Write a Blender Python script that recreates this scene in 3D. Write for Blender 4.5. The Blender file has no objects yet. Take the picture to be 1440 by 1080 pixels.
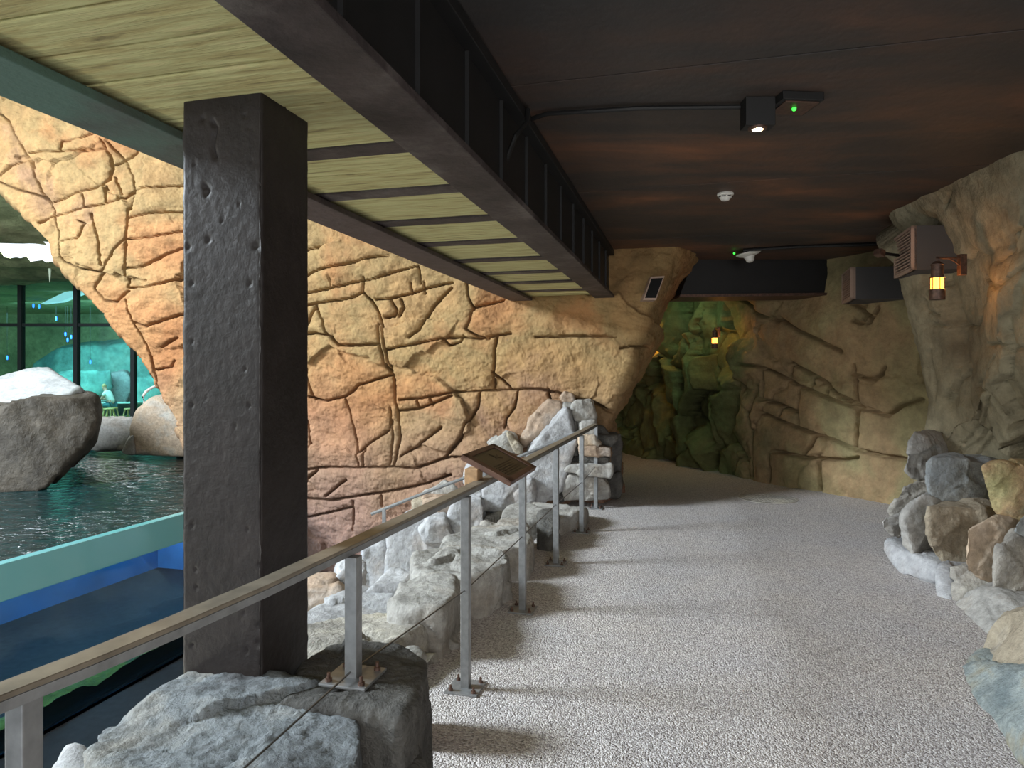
import bpy, bmesh, math, random
import numpy as np
from mathutils import Vector, Matrix, Euler
random.seed(7); rng = np.random.default_rng(7)
scene = bpy.context.scene
COL = scene.collection
F = 960.0; CX = 720.0; HY = 525.0; EYE = 1.6
TH = math.radians(14.7); CT, ST = math.cos(TH), math.sin(TH)
PI = math.pi
def P(px, py, Y): return np.array(((px-CX)/F*Y, Y, EYE-(py-HY)/F*Y))
def atz(px, py, z):
    Y = (EYE-z)*F/(py-HY); return P(px, py, Y)
def W(U, V, z): return np.array((V*CT+U*ST, -V*ST+U*CT, z))      # corridor frame -> world
# ------------------------------------------------------------------ noise
_perm = rng.permutation(256); _perm = np.concatenate([_perm, _perm, _perm])
_grad = rng.normal(size=(256, 3)); _grad /= np.linalg.norm(_grad, axis=1)[:, None]
def perlin(p):
    i = np.floor(p).astype(int); f = p-i; u = f*f*f*(f*(f*6-15)+10)
    i &= 255; out = 0
    for dx in (0, 1):
        wx = u[:, 0] if dx else 1-u[:, 0]
        for dy in (0, 1):
            wy = u[:, 1] if dy else 1-u[:, 1]
            for dz in (0, 1):
                wz = u[:, 2] if dz else 1-u[:, 2]
                h = _perm[_perm[_perm[(i[:, 0]+dx) & 255]+((i[:, 1]+dy) & 255)]+((i[:, 2]+dz) & 255)]
                g = _grad[h]
                out = out + wx*wy*wz*(g[:, 0]*(f[:, 0]-dx)+g[:, 1]*(f[:, 1]-dy)+g[:, 2]*(f[:, 2]-dz))
    return out
def fbm(p, scale, octs=4, gain=.5, ridged=False):
    r = np.zeros(len(p)); a = 1.0; s = scale
    for k in range(octs):
        n = perlin(p*s+17.3*k)
        r += a*((.35-np.abs(n))*1.4 if ridged else n)
        a *= gain; s *= 2.03
    return r
def cells(p, n, lo, hi, seed, tilt=.25, amp=.04, stretch=(1, 1, 1)):
    """chiselled facets: each cell is its own slightly tilted plane; returns (offset, distance to border)"""
    r = np.random.default_rng(seed)
    c = lo+(hi-lo)*r.random((n, 3)); g = r.normal(size=(n, 3))*tilt; h = r.normal(size=n)*amp
    st = np.array(stretch)
    off = np.empty(len(p)); brd = np.empty(len(p))
    for a in range(0, len(p), 20000):
        q = p[a:a+20000]
        d = (((q[:, None, :]-c[None])*st)**2).sum(2)
        idx = np.argpartition(d, 1, axis=1)[:, :2]
        dd = np.take_along_axis(d, idx, 1); o = np.argsort(dd, axis=1)
        idx = np.take_along_axis(idx, o, 1); dd = np.sqrt(np.take_along_axis(dd, o, 1))
        k = idx[:, 0]
        off[a:a+20000] = h[k]+((q-c[k])*g[k]).sum(1)
        brd[a:a+20000] = dd[:, 1]-dd[:, 0]
    return off, brd
# ------------------------------------------------------------------ object helpers
def tag(o, label=None, cat=None, group=None, kind=None):
    if label: o['label'] = label
    if cat: o['category'] = cat
    if group: o['group'] = group
    if kind: o['kind'] = kind
    return o
def link(name, me, mat=None, parent=None):
    o = bpy.data.objects.new(name, me); COL.objects.link(o)
    if mat is not None and me is not None: me.materials.append(mat)
    if parent is not None: o.parent = parent
    return o
def empty(name, loc=(0, 0, 0), rz=0.0):
    o = bpy.data.objects.new(name, None); COL.objects.link(o); o.empty_display_size = .1
    o.location = tuple(loc); o.rotation_euler = (0, 0, rz); return o
class MB:
    def __init__(s): s.bm = bmesh.new()
    def box(s, lo, hi, M=None, bevel=0.0):
        b = bmesh.new(); bmesh.ops.create_cube(b, size=1)
        lo = Vector(lo); hi = Vector(hi)
        for v in b.verts: v.co = Vector(((lo[i]+hi[i])/2+v.co[i]*(hi[i]-lo[i]) for i in range(3)))
        if bevel: bmesh.ops.bevel(b, geom=b.edges[:], offset=bevel, segments=2, affect='EDGES', profile=.6)
        if M is not None: b.transform(M)
        s._add(b); return s
    def obox(s, U0, U1, V0, V1, z0, z1, bevel=0.0):       # box along the corridor
        M = Matrix.Rotation(-TH, 4, 'Z')
        return s.box((V0, U0, z0), (V1, U1, z1), M, bevel)
    def _add(s, b):
        m = bpy.data.meshes.new('t'); b.to_mesh(m); b.free(); s.bm.from_mesh(m); bpy.data.meshes.remove(m)
    def prism(s, poly, a, b):                              # poly: 3d points, extruded by vectors a..b
        a = Vector(a); b = Vector(b)
        t = bmesh.new(); v0 = [t.verts.new(Vector(p)+a) for p in poly]; v1 = [t.verts.new(Vector(p)+b) for p in poly]
        n = len(poly); t.faces.new(v0[::-1]); t.faces.new(v1)
        for i in range(n): t.faces.new((v0[i], v0[(i+1) % n], v1[(i+1) % n], v1[i]))
        bmesh.ops.recalc_face_normals(t, faces=t.faces[:]); s._add(t); return s
    def tube(s, pts, r, seg=10, caps=True):
        pts = [Vector(p) for p in pts]; rs = r if isinstance(r, (list, tuple)) else [r]*len(pts)
        t = bmesh.new(); rings = []
        up = Vector((0, 0, 1))
        for i, p in enumerate(pts):
            d = (pts[min(i+1, len(pts)-1)]-pts[max(i-1, 0)]).normalized()
            x = d.cross(up)
            if x.length < .05: x = d.cross(Vector((0, 1, 0)))
            x.normalize(); y = d.cross(x)
            rings.append([t.verts.new(p+(x*math.cos(2*PI*k/seg)+y*math.sin(2*PI*k/seg))*rs[i]) for k in range(seg)])
        for a, b in zip(rings, rings[1:]):
            for k in range(seg): t.faces.new((a[k], a[(k+1) % seg], b[(k+1) % seg], b[k]))
        if caps: t.faces.new(rings[0][::-1]); t.faces.new(rings[-1])
        bmesh.ops.recalc_face_normals(t, faces=t.faces[:]); s._add(t); return s
    def bar(s, pts, w, h, z0=0.0):                         # rectangular bar along level-ish path
        pts = [Vector(p) for p in pts]; t = bmesh.new(); rings = []
        for i, p in enumerate(pts):
            d = (pts[min(i+1, len(pts)-1)]-pts[max(i-1, 0)]).normalized()
            x = d.cross(Vector((0, 0, 1))).normalized(); y = x.cross(d)
            rings.append([t.verts.new(p+x*a*w/2+y*(z0+b*h)) for a, b in ((-1, 0), (1, 0), (1, 1), (-1, 1))])
        for a, b in zip(rings, rings[1:]):
            for k in range(4): t.faces.new((a[k], a[(k+1) % 4], b[(k+1) % 4], b[k]))
        t.faces.new(rings[0][::-1]); t.faces.new(rings[-1])
        bmesh.ops.recalc_face_normals(t, faces=t.faces[:])
        bmesh.ops.bevel(t, geom=t.edges[:], offset=min(w, h)*.12, segments=2, affect='EDGES')
        s._add(t); return s
    def lathe(s, prof, c=(0, 0, 0), seg=20, axis=None):
        t = bmesh.new(); rings = []
        for r, z in prof: rings.append([t.verts.new((max(r, 1e-4)*math.cos(2*PI*k/seg), max(r, 1e-4)*math.sin(2*PI*k/seg), z)) for k in range(seg)])
        for a, b in zip(rings, rings[1:]):
            for k in range(seg): t.faces.new((a[k], a[(k+1) % seg], b[(k+1) % seg], b[k]))
        t.faces.new(rings[0][::-1]); t.faces.new(rings[-1])
        bmesh.ops.recalc_face_normals(t, faces=t.faces[:])
        if axis is not None: t.transform(axis)
        t.transform(Matrix.Translation(Vector(c))); s._add(t); return s
    def build(s, name, mat, parent=None, smooth=False):
        me = bpy.data.meshes.new(name); s.bm.to_mesh(me); s.bm.free()
        if smooth:
            me.polygons.foreach_set('use_smooth', [True]*len(me.polygons)); me.set_sharp_from_angle(angle=math.radians(35))
        return link(name, me, mat, parent)
def grid_mesh(name, Q, mat, parent=None, flip=False):
    nv, nu, _ = Q.shape
    me = bpy.data.meshes.new(name)
    a = np.arange(nv*nu).reshape(nv, nu)
    f = np.stack([a[:-1, :-1], a[:-1, 1:], a[1:, 1:], a[1:, :-1]], -1).reshape(-1, 4)
    if flip: f = f[:, ::-1]
    me.vertices.add(nv*nu); me.vertices.foreach_set('co', Q.reshape(-1).astype(np.float32))
    me.loops.add(f.size); me.loops.foreach_set('vertex_index', f.reshape(-1).astype(np.int32))
    me.polygons.add(len(f)); me.polygons.foreach_set('loop_start', np.arange(0, f.size, 4, dtype=np.int32))
    me.update(calc_edges=True); me.polygons.foreach_set('use_smooth', np.ones(len(f), dtype=bool)); me.update()
    return link(name, me, mat, parent)
def grid_normals(Q):
    du = np.gradient(Q, axis=1); dv = np.gradient(Q, axis=0)
    n = np.cross(du, dv); return n/(np.linalg.norm(n, axis=2)[..., None]+1e-9)
def lines_px(orig, sc, txt):
    """crack polylines, given in the crop's own pixels -> photo pixels"""
    out = []
    for ln in txt.strip().split(';'):
        pts = [tuple(map(float, q.split(','))) for q in ln.split()]
        if len(pts) > 1: out.append(np.array([(orig[0]+x/sc, orig[1]+y/sc) for x, y in pts]))
    return out
def crack_dist(Q, lines, wob=.012, seed=3):
    """metric distance of every surface point to the crack lines"""
    q = Q.reshape(-1, 3)
    w = np.stack([fbm(q, 6.0, 3), fbm(q+31.7, 6.0, 3)], 1)*wob
    pj = np.stack([CX+F*q[:, 0]/q[:, 1], HY-F*(q[:, 2]-EYE)/q[:, 1]], 1)+w*(F/q[:, 1])[:, None]
    best = np.full(len(q), 1e9)
    for L in lines:
        lo = L.min(0)-30; hi = L.max(0)+30
        m = np.where((pj[:, 0] > lo[0]) & (pj[:, 0] < hi[0]) & (pj[:, 1] > lo[1]) & (pj[:, 1] < hi[1]))[0]
        if not len(m): continue
        s = pj[m]; b = np.full(len(m), 1e9)
        for A, B in zip(L[:-1], L[1:]):
            d = B-A; t = np.clip(((s-A)@d)/(d@d), 0, 1)
            b = np.minimum(b, np.linalg.norm(s-A-t[:, None]*d, axis=1))
        best[m] = np.minimum(best[m], b)
    return (np.minimum(best, 30)*q[:, 1]/F).reshape(Q.shape[:2])
# ------------------------------------------------------------------ materials
def nodes(name):
    m = bpy.data.materials.new(name); m.use_nodes = True; nt = m.node_tree
    b = nt.nodes['Principled BSDF']; return m, nt, b
def N(nt, t, **kw):
    n = nt.nodes.new(t)
    for k, v in kw.items():
        if k in n.inputs: n.inputs[k].default_value = v
        else: setattr(n, k, v)
    return n
def L(nt, a, b): nt.links.new(a, b)
def lin(c): return tuple(((x/255)/12.92 if x/255 <= .04045 else ((x/255+.055)/1.055)**2.4) for x in c)+(1,)
def plain(name, c, rough=.6, metal=0.0, emit=None, estr=0.0, noise=0.0, nscale=20, bump=0.0):
    m, nt, b = nodes(name); b.inputs['Base Color'].default_value = lin(c)
    b.inputs['Roughness'].default_value = rough; b.inputs['Metallic'].default_value = metal
    if emit: b.inputs['Emission Color'].default_value = lin(emit); b.inputs['Emission Strength'].default_value = estr
    if noise or bump:
        tc = N(nt, 'ShaderNodeTexCoord'); nz = N(nt, 'ShaderNodeTexNoise', Scale=nscale, Detail=6.0); L(nt, tc.outputs['Object'], nz.inputs['Vector'])
        if noise:
            r = N(nt, 'ShaderNodeValToRGB'); r.color_ramp.elements[0].position = .3; r.color_ramp.elements[1].position = .7
            r.color_ramp.elements[0].color = lin([x*(1-noise) for x in c]); r.color_ramp.elements[1].color = lin([min(255, x*(1+noise)) for x in c])
            L(nt, nz.outputs['Fac'], r.inputs['Fac']); L(nt, r.outputs['Color'], b.inputs['Base Color'])
        if bump:
            bp = N(nt, 'ShaderNodeBump', Strength=bump, Distance=.01); L(nt, nz.outputs['Fac'], bp.inputs['Height']); L(nt, bp.outputs['Normal'], b.inputs['Normal'])
    return m
def rock_mat(name, cols, scale=1.0, fine=40.0, bump=.5, rough=.85, low=None, lowz=(0, 1), coord='Object', stain=None):
    m, nt, b = nodes(name); tc = N(nt, 'ShaderNodeTexCoord'); v = tc.outputs[coord]
    nz = N(nt, 'ShaderNodeTexNoise', Scale=scale, Detail=5.0, Roughness=.55, Distortion=.4); L(nt, v, nz.inputs['Vector'])
    r = N(nt, 'ShaderNodeValToRGB'); cr = r.color_ramp
    while len(cr.elements) < len(cols): cr.elements.new(.5)
    for i, c in enumerate(cols):
        cr.elements[i].position = .33+.36*i/max(1, len(cols)-1); cr.elements[i].color = lin(c)
    L(nt, nz.outputs['Fac'], r.inputs['Fac']); col = r.outputs['Color']
    if low is not None:
        sp = N(nt, 'ShaderNodeSeparateXYZ'); L(nt, v, sp.inputs[0])
        n2 = N(nt, 'ShaderNodeTexNoise', Scale=.9, Detail=3.0); L(nt, v, n2.inputs['Vector'])
        ad = N(nt, 'ShaderNodeMath', operation='MULTIPLY_ADD'); ad.inputs[1].default_value = 1.6; L(nt, n2.outputs['Fac'], ad.inputs[0]); L(nt, sp.outputs['Z'], ad.inputs[2])
        mr = N(nt, 'ShaderNodeMapRange'); mr.inputs[1].default_value = lowz[0]+.8; mr.inputs[2].default_value = lowz[1]+.8
        L(nt, ad.outputs[0], mr.inputs[0])
        mx = N(nt, 'ShaderNodeMix', data_type='RGBA'); mx.inputs[6].default_value = lin(low); L(nt, mr.outputs[0], mx.inputs[0]); L(nt, col, mx.inputs[7]); col = mx.outputs[2]
    # mottled dirt with a grain of its own
    n3 = N(nt, 'ShaderNodeTexNoise', Scale=scale*9, Detail=8.0, Roughness=.7); L(nt, v, n3.inputs['Vector'])
    mr3 = N(nt, 'ShaderNodeMapRange'); mr3.inputs[1].default_value = .35; mr3.inputs[2].default_value = .7; mr3.inputs[3].default_value = .72; mr3.inputs[4].default_value = 1.18
    L(nt, n3.outputs['Fac'], mr3.inputs[0])
    ml = N(nt, 'ShaderNodeVectorMath', operation='SCALE'); L(nt, col, ml.inputs[0]); L(nt, mr3.outputs[0], ml.inputs['Scale'])
    L(nt, ml.outputs[0], b.inputs['Base Color'])
    n4 = N(nt, 'ShaderNodeTexNoise', Scale=fine, Detail=7.0, Roughness=.65); L(nt, v, n4.inputs['Vector'])
    bp = N(nt, 'ShaderNodeBump', Strength=bump, Distance=.03); L(nt, n4.outputs['Fac'], bp.inputs['Height']); L(nt, bp.outputs['Normal'], b.inputs['Normal'])
    b.inputs['Roughness'].default_value = rough; b.inputs['Specular IOR Level'].default_value = .25
    return m
M = {}
M['tan'] = rock_mat('tan_rockwork', [(152, 104, 66), (162, 119, 78), (150, 124, 84), (162, 128, 86), (144, 112, 84)], .55, 30, .6, low=(140, 111, 100), lowz=(-.6, 1.6))
M['olive'] = rock_mat('olive_rockwork', [(122, 104, 78), (150, 138, 100), (158, 132, 98), (132, 120, 88)], .7, 26, .6)
M['brownrock'] = rock_mat('brown_rockwork', [(116, 105, 84), (140, 130, 106), (154, 145, 120), (130, 120, 100)], .9, 26, .6)
M['white'] = rock_mat('pale_stone', [(150, 149, 150), (176, 176, 178), (162, 154, 148)], 1.8, 26, .6)
M['grey'] = rock_mat('grey_stone', [(140, 136, 130), (178, 172, 162), (190, 182, 166)], 2.5, 30, .8)
M['bluegrey'] = rock_mat('rough_blue_grey_stone', [(92, 92, 94), (144, 150, 154), (168, 164, 156)], 3, 34, 1.0)
M['seastone'] = rock_mat('blue_green_stone', [(120, 130, 132), (158, 166, 164), (160, 152, 130)], 5, 34, .8)
M['greydark'] = rock_mat('dark_grey_stone', [(78, 76, 74), (106, 104, 100), (124, 120, 114)], 3, 34, 1.0)
M['cream'] = rock_mat('cream_stone', [(140, 137, 132), (168, 165, 160), (158, 149, 138)], 2.2, 26, .6)
M['orange'] = rock_mat('orange_stone', [(178, 158, 138), (198, 176, 152), (192, 186, 176)], 2.4, 26, .6)
M['yellow'] = rock_mat('yellow_stone', [(188, 180, 132), (190, 160, 122), (196, 192, 160)], 3.5, 26, .8)
M['blue'] = rock_mat('blue_grey_stone', [(134, 138, 140), (166, 170, 170), (160, 154, 144)], 3.0, 30, .7)
M['brown'] = rock_mat('brown_stone', [(146, 134, 116), (172, 160, 140), (164, 156, 144)], 3.0, 30, .7)
M['pinkish'] = rock_mat('pinkish_stone', [(156, 132, 114), (170, 148, 128), (160, 150, 142)], 2.2, 26, .6)
M['darkrock'] = rock_mat('wet_dark_rock', [(48, 43, 38), (66, 60, 52), (82, 74, 64)], 1.4, 14, .8, .6)
M['snow'] = rock_mat('white_rock', [(140, 141, 142), (172, 174, 172)], 1.2, 12, .4)
M['greenroof'] = rock_mat('green_cave_rock', [(124, 134, 100), (156, 164, 122), (176, 172, 132)], .6, 10, .7)
M['tealrock'] = rock_mat('teal_rock', [(70, 110, 108), (120, 170, 160), (150, 190, 176)], .5, 8, .6)
M['moss'] = rock_mat('mossy_tank_rock', [(104, 112, 56), (140, 150, 70), (100, 120, 84)], 2.5, 20, .6)
M['steelpaint'] = rock_mat('weathered_beam_paint', [(50, 45, 45), (70, 62, 62), (100, 93, 91)], 2.6, 22, .35, .6)
M['twotone'] = rock_mat('steel_paint_green_near_end', [(70, 60, 60), (84, 74, 76), (62, 54, 54)], 1.6, 22, .4, .6)
M['tealpaint'] = rock_mat('green_stained_beam', [(58, 84, 76), (84, 112, 104), (98, 110, 100)], 1.6, 22, .4, .6)
def green_near(m):  # mixes green into the base colour towards smaller Y, with a noisy edge
    nt = m.node_tree; b = nt.nodes['Principled BSDF']; src = b.inputs['Base Color'].links[0].from_socket
    ge = N(nt, 'ShaderNodeNewGeometry'); sp = N(nt, 'ShaderNodeSeparateXYZ'); L(nt, ge.outputs['Position'], sp.inputs[0])
    nz = N(nt, 'ShaderNodeTexNoise', Scale=2.5, Detail=6.0, Roughness=.6); L(nt, ge.outputs['Position'], nz.inputs['Vector'])
    ad = N(nt, 'ShaderNodeMath', operation='MULTIPLY_ADD'); ad.inputs[1].default_value = 2.5; L(nt, nz.outputs['Fac'], ad.inputs[0]); L(nt, sp.outputs['Y'], ad.inputs[2])
    mr = N(nt, 'ShaderNodeMapRange'); mr.inputs[1].default_value = 4.6; mr.inputs[2].default_value = 3.6; L(nt, ad.outputs[0], mr.inputs[0])
    mx = N(nt, 'ShaderNodeMix', data_type='RGBA'); L(nt, mr.outputs[0], mx.inputs[0]); L(nt, src, mx.inputs[6]); mx.inputs[7].default_value = lin((84, 108, 100)); L(nt, mx.outputs[2], b.inputs['Base Color'])
green_near(M['twotone'])
def green_recess(m):  # multiplies the rock colour to a darker green towards larger Y
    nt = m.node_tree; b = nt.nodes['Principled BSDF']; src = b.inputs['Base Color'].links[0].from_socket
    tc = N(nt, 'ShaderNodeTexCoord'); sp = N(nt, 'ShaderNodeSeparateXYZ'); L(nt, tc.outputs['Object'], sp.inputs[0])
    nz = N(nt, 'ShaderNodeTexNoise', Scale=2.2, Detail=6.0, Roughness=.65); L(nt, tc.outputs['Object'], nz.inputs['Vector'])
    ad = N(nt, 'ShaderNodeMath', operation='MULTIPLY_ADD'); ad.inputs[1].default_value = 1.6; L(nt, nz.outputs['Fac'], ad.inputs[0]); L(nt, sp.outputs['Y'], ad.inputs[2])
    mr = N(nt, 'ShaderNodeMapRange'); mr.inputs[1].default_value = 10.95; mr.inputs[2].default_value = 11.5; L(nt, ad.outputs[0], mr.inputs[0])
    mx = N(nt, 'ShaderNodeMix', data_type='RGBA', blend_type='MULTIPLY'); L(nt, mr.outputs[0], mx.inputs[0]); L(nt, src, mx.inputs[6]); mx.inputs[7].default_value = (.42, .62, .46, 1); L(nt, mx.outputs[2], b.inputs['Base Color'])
green_recess(M['olive'])
M['blackpaint'] = plain('black_beam_paint', (17, 16, 17), .6, noise=.25, nscale=6)
M['column'] = rock_mat('dark_column_paint', [(38, 34, 33), (44, 39, 38), (52, 46, 45)], .9, 30, .22, .5)
M['steel'] = plain('brushed_steel', (138, 139, 140), .4, .45, noise=.08, nscale=30)
M['steelwarm'] = plain('worn_rail_top', (132, 122, 108), .45, .4, noise=.12, nscale=14)
M['black'] = plain('black_housing', (16, 15, 15), .6)
M['cable'] = plain('steel_cable', (110, 108, 106), .4, .8)
M['bronze'] = plain('bronze_metal', (92, 70, 60), .5, .5, noise=.2, nscale=40)
M['vent'] = plain('vent_slat_paint', (176, 150, 134), .6, .1)
M['ventbox'] = plain('vent_casing_grey', (76, 74, 74), .7)
M['whiteplastic'] = plain('white_plastic', (226, 224, 218), .45)
M['darkvoid'] = plain('dark_void', (12, 10, 10), .9)
M['signbrown'] = plain('sign_frame_brown', (98, 70, 56), .5, noise=.12, nscale=18)
M['signdark'] = plain('sign_panel_dark', (66, 57, 45), .35, noise=.15, nscale=9)
M['signink'] = plain('sign_print', (38, 34, 30), .4)
M['signblue'] = plain('sign_print_blue', (44, 50, 50), .4)
M['woodblock'] = plain('wooden_block', (170, 136, 100), .7, noise=.15, nscale=30)
M['lowfloor'] = plain('dark_rubber_floor', (44, 44, 46), .8, noise=.15, nscale=12, bump=.3)
M['bluewall'] = plain('blue_tank_paint', (44, 98, 146), .8, noise=.12, nscale=1.2)
M['amber'] = plain('lit_amber_glass', (255, 170, 60), .3, emit=(255, 176, 64), estr=5.0)
M['lampwhite'] = plain('lit_lamp_lens', (255, 230, 200), .3, emit=(255, 226, 180), estr=14.0)
M['ledgreen'] = plain('green_led', (60, 255, 60), .3, emit=(60, 255, 70), estr=2.5)
M['ledblue'] = plain('blue_led', (60, 90, 255), .3, emit=(50, 110, 255), estr=6)
M['wood'] = plain('pale_wood', (206, 176, 116), .6, noise=.1)
M['shirt'] = plain('white_shirt', (226, 232, 224), .8)
M['shorts'] = plain('teal_shorts', (50, 110, 116), .8)
M['skin'] = plain('skin', (206, 156, 130), .6)
M['hair'] = plain('blond_hair', (190, 160, 110), .7)
M['mullion'] = plain('dark_mullion', (30, 40, 42), .5, .3)
M['ice'] = plain('icicle_plaster', (210, 226, 200), .3)
M['tabletop'] = plain('pale_table_top', (180, 210, 200), .5)
M['cup'] = plain('orange_cup', (230, 140, 60), .5)
# ceiling: rust-brown painted panels
def ceil_mat():
    m, nt, b = nodes('rust_brown_ceiling'); tc = N(nt, 'ShaderNodeTexCoord')
    mp = N(nt, 'ShaderNodeMapping'); mp.inputs['Rotation'].default_value = (0, 0, TH); mp.inputs['Scale'].default_value = (.55, 1.5, 1); L(nt, tc.outputs['Object'], mp.inputs[0])
    n1 = N(nt, 'ShaderNodeTexNoise', Scale=1.1, Detail=6.0, Roughness=.6, Distortion=.3); L(nt, mp.outputs[0], n1.inputs['Vector'])
    r = N(nt, 'ShaderNodeValToRGB'); cr = r.color_ramp; cr.elements.new(.5); cr.elements.new(.58)
    for e, (p, c) in zip(cr.elements, [(.3, (50, 45, 43)), (.45, (66, 56, 50)), (.58, (96, 68, 52)), (.74, (136, 88, 60))]): e.position = p; e.color = lin(c)
    L(nt, n1.outputs['Fac'], r.inputs['Fac'])
    # greyer colour over the first bays
    sp = N(nt, 'ShaderNodeSeparateXYZ'); L(nt, tc.outputs['Object'], sp.inputs[0])
    n2 = N(nt, 'ShaderNodeTexNoise', Scale=.8, Detail=4.0); L(nt, tc.outputs['Object'], n2.inputs['Vector'])
    ad = N(nt, 'ShaderNodeMath', operation='MULTIPLY_ADD'); ad.inputs[1].default_value = 2.2; L(nt, n2.outputs['Fac'], ad.inputs[0]); L(nt, sp.outputs['Y'], ad.inputs[2])
    mr = N(nt, 'ShaderNodeMapRange'); mr.inputs[1].default_value = 3.6; mr.inputs[2].default_value = 5.2; L(nt, ad.outputs[0], mr.inputs[0])
    mx = N(nt, 'ShaderNodeMix', data_type='RGBA'); mx.inputs[6].default_value = lin((54, 53, 54)); L(nt, mr.outputs[0], mx.inputs[0]); L(nt, r.outputs['Color'], mx.inputs[7])
    L(nt, mx.outputs[2], b.inputs['Base Color']); b.inputs['Roughness'].default_value = .62
    n3 = N(nt, 'ShaderNodeTexNoise', Scale=14.0, Detail=6.0); L(nt, tc.outputs['Object'], n3.inputs['Vector'])
    bp = N(nt, 'ShaderNodeBump', Strength=.25, Distance=.02); L(nt, n3.outputs['Fac'], bp.inputs['Height']); L(nt, bp.outputs['Normal'], b.inputs['Normal'])
    return m
M['ceil'] = ceil_mat()
def floor_mat():
    m, nt, b = nodes('pebbledash_floor'); tc = N(nt, 'ShaderNodeTexCoord'); v = tc.outputs['Object']
    vo = N(nt, 'ShaderNodeTexVoronoi', Scale=120.0); L(nt, v, vo.inputs['Vector'])
    r = N(nt, 'ShaderNodeValToRGB'); cr = r.color_ramp; cr.interpolation = 'LINEAR'; cr.elements.new(.5); cr.elements.new(.7)
    for e, (p, c) in zip(cr.elements, [(.0, (140, 134, 131)), (.35, (186, 179, 176)), (.7, (206, 200, 196)), (1., (224, 220, 217))]): e.position = p; e.color = lin(c)
    sx = N(nt, 'ShaderNodeSeparateColor'); L(nt, vo.outputs['Color'], sx.inputs[0]); L(nt, sx.outputs[0], r.inputs['Fac'])
    n2 = N(nt, 'ShaderNodeTexNoise', Scale=1.3, Detail=5.0, Roughness=.6); L(nt, v, n2.inputs['Vector'])
    r2 = N(nt, 'ShaderNodeValToRGB'); r2.color_ramp.elements[0].position = .35; r2.color_ramp.elements[1].position = .7
    r2.color_ramp.elements[0].color = (.92, .92, .95, 1); r2.color_ramp.elements[1].color = (1.0, .97, .945, 1); L(nt, n2.outputs['Fac'], r2.inputs['Fac'])
    mx = N(nt, 'ShaderNodeMix', data_type='RGBA', blend_type='MULTIPLY'); mx.inputs[0].default_value = 1; L(nt, r.outputs['Color'], mx.inputs[6]); L(nt, r2.outputs['Color'], mx.inputs[7])
    n5 = N(nt, 'ShaderNodeTexNoise', Scale=55.0, Detail=4.0); L(nt, v, n5.inputs['Vector'])
    mr = N(nt, 'ShaderNodeMapRange'); mr.inputs[1].default_value = .3; mr.inputs[2].default_value = .7; mr.inputs[3].default_value = .82; mr.inputs[4].default_value = 1.12; L(nt, n5.outputs['Fac'], mr.inputs[0])
    sc = N(nt, 'ShaderNodeVectorMath', operation='SCALE'); L(nt, mx.outputs[2], sc.inputs[0]); L(nt, mr.outputs[0], sc.inputs['Scale']); L(nt, sc.outputs[0], b.inputs['Base Color'])
    bp = N(nt, 'ShaderNodeBump', Strength=.9, Distance=.008, invert=True); L(nt, vo.outputs['Distance'], bp.inputs['Height']); L(nt, bp.outputs['Normal'], b.inputs['Normal'])
    b.inputs['Roughness'].default_value = .8
    return m
M['floor'] = floor_mat()
def board_mat():
    m, nt, b = nodes('green_grey_boards'); tc = N(nt, 'ShaderNodeTexCoord')
    rt = N(nt, 'ShaderNodeMapping', vector_type='POINT'); rt.inputs['Rotation'].default_value = (0, 0, TH); L(nt, tc.outputs['Object'], rt.inputs[0])
    mp = N(nt, 'ShaderNodeMapping'); mp.inputs['Scale'].default_value = (1.0, 11, 1); L(nt, rt.outputs[0], mp.inputs[0])
    n1 = N(nt, 'ShaderNodeTexNoise', Scale=2.6, Detail=8.0, Roughness=.62, Distortion=.5); L(nt, mp.outputs[0], n1.inputs['Vector'])
    r = N(nt, 'ShaderNodeValToRGB'); cr = r.color_ramp; cr.elements.new(.5); cr.elements.new(.6)
    for e, (p, c) in zip(cr.elements, [(.28, (104, 94, 66)), (.42, (190, 176, 122)), (.56, (206, 202, 146)), (.75, (220, 200, 150))]): e.position = p; e.color = lin(c)
    L(nt, n1.outputs['Fac'], r.inputs['Fac']); L(nt, r.outputs['Color'], b.inputs['Base Color'])
    bp = N(nt, 'ShaderNodeBump', Strength=1.0, Distance=.03); L(nt, n1.outputs['Fac'], bp.inputs['Height']); L(nt, bp.outputs['Normal'], b.inputs['Normal'])
    b.inputs['Roughness'].default_value = .8; return m
M['board'] = board_mat()
def water_mat():
    m, nt, b = nodes('pool_water'); tc = N(nt, 'ShaderNodeTexCoord')
    b.inputs['Base Color'].default_value = lin((14, 40, 42)); b.inputs['Roughness'].default_value = .06; b.inputs['IOR'].default_value = 1.33; b.inputs['Specular IOR Level'].default_value = .8
    mp = N(nt, 'ShaderNodeMapping'); mp.inputs['Scale'].default_value = (1, 1.7, 1); L(nt, tc.outputs['Object'], mp.inputs[0])
    n1 = N(nt, 'ShaderNodeTexNoise', Scale=3.2, Detail=4.0, Roughness=.55, Distortion=.8); L(nt, mp.outputs[0], n1.inputs['Vector'])
    bp = N(nt, 'ShaderNodeBump', Strength=1.0, Distance=.11); L(nt, n1.outputs['Fac'], bp.inputs['Height']); L(nt, bp.outputs['Normal'], b.inputs['Normal']); return m
M['water'] = water_mat()
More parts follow.
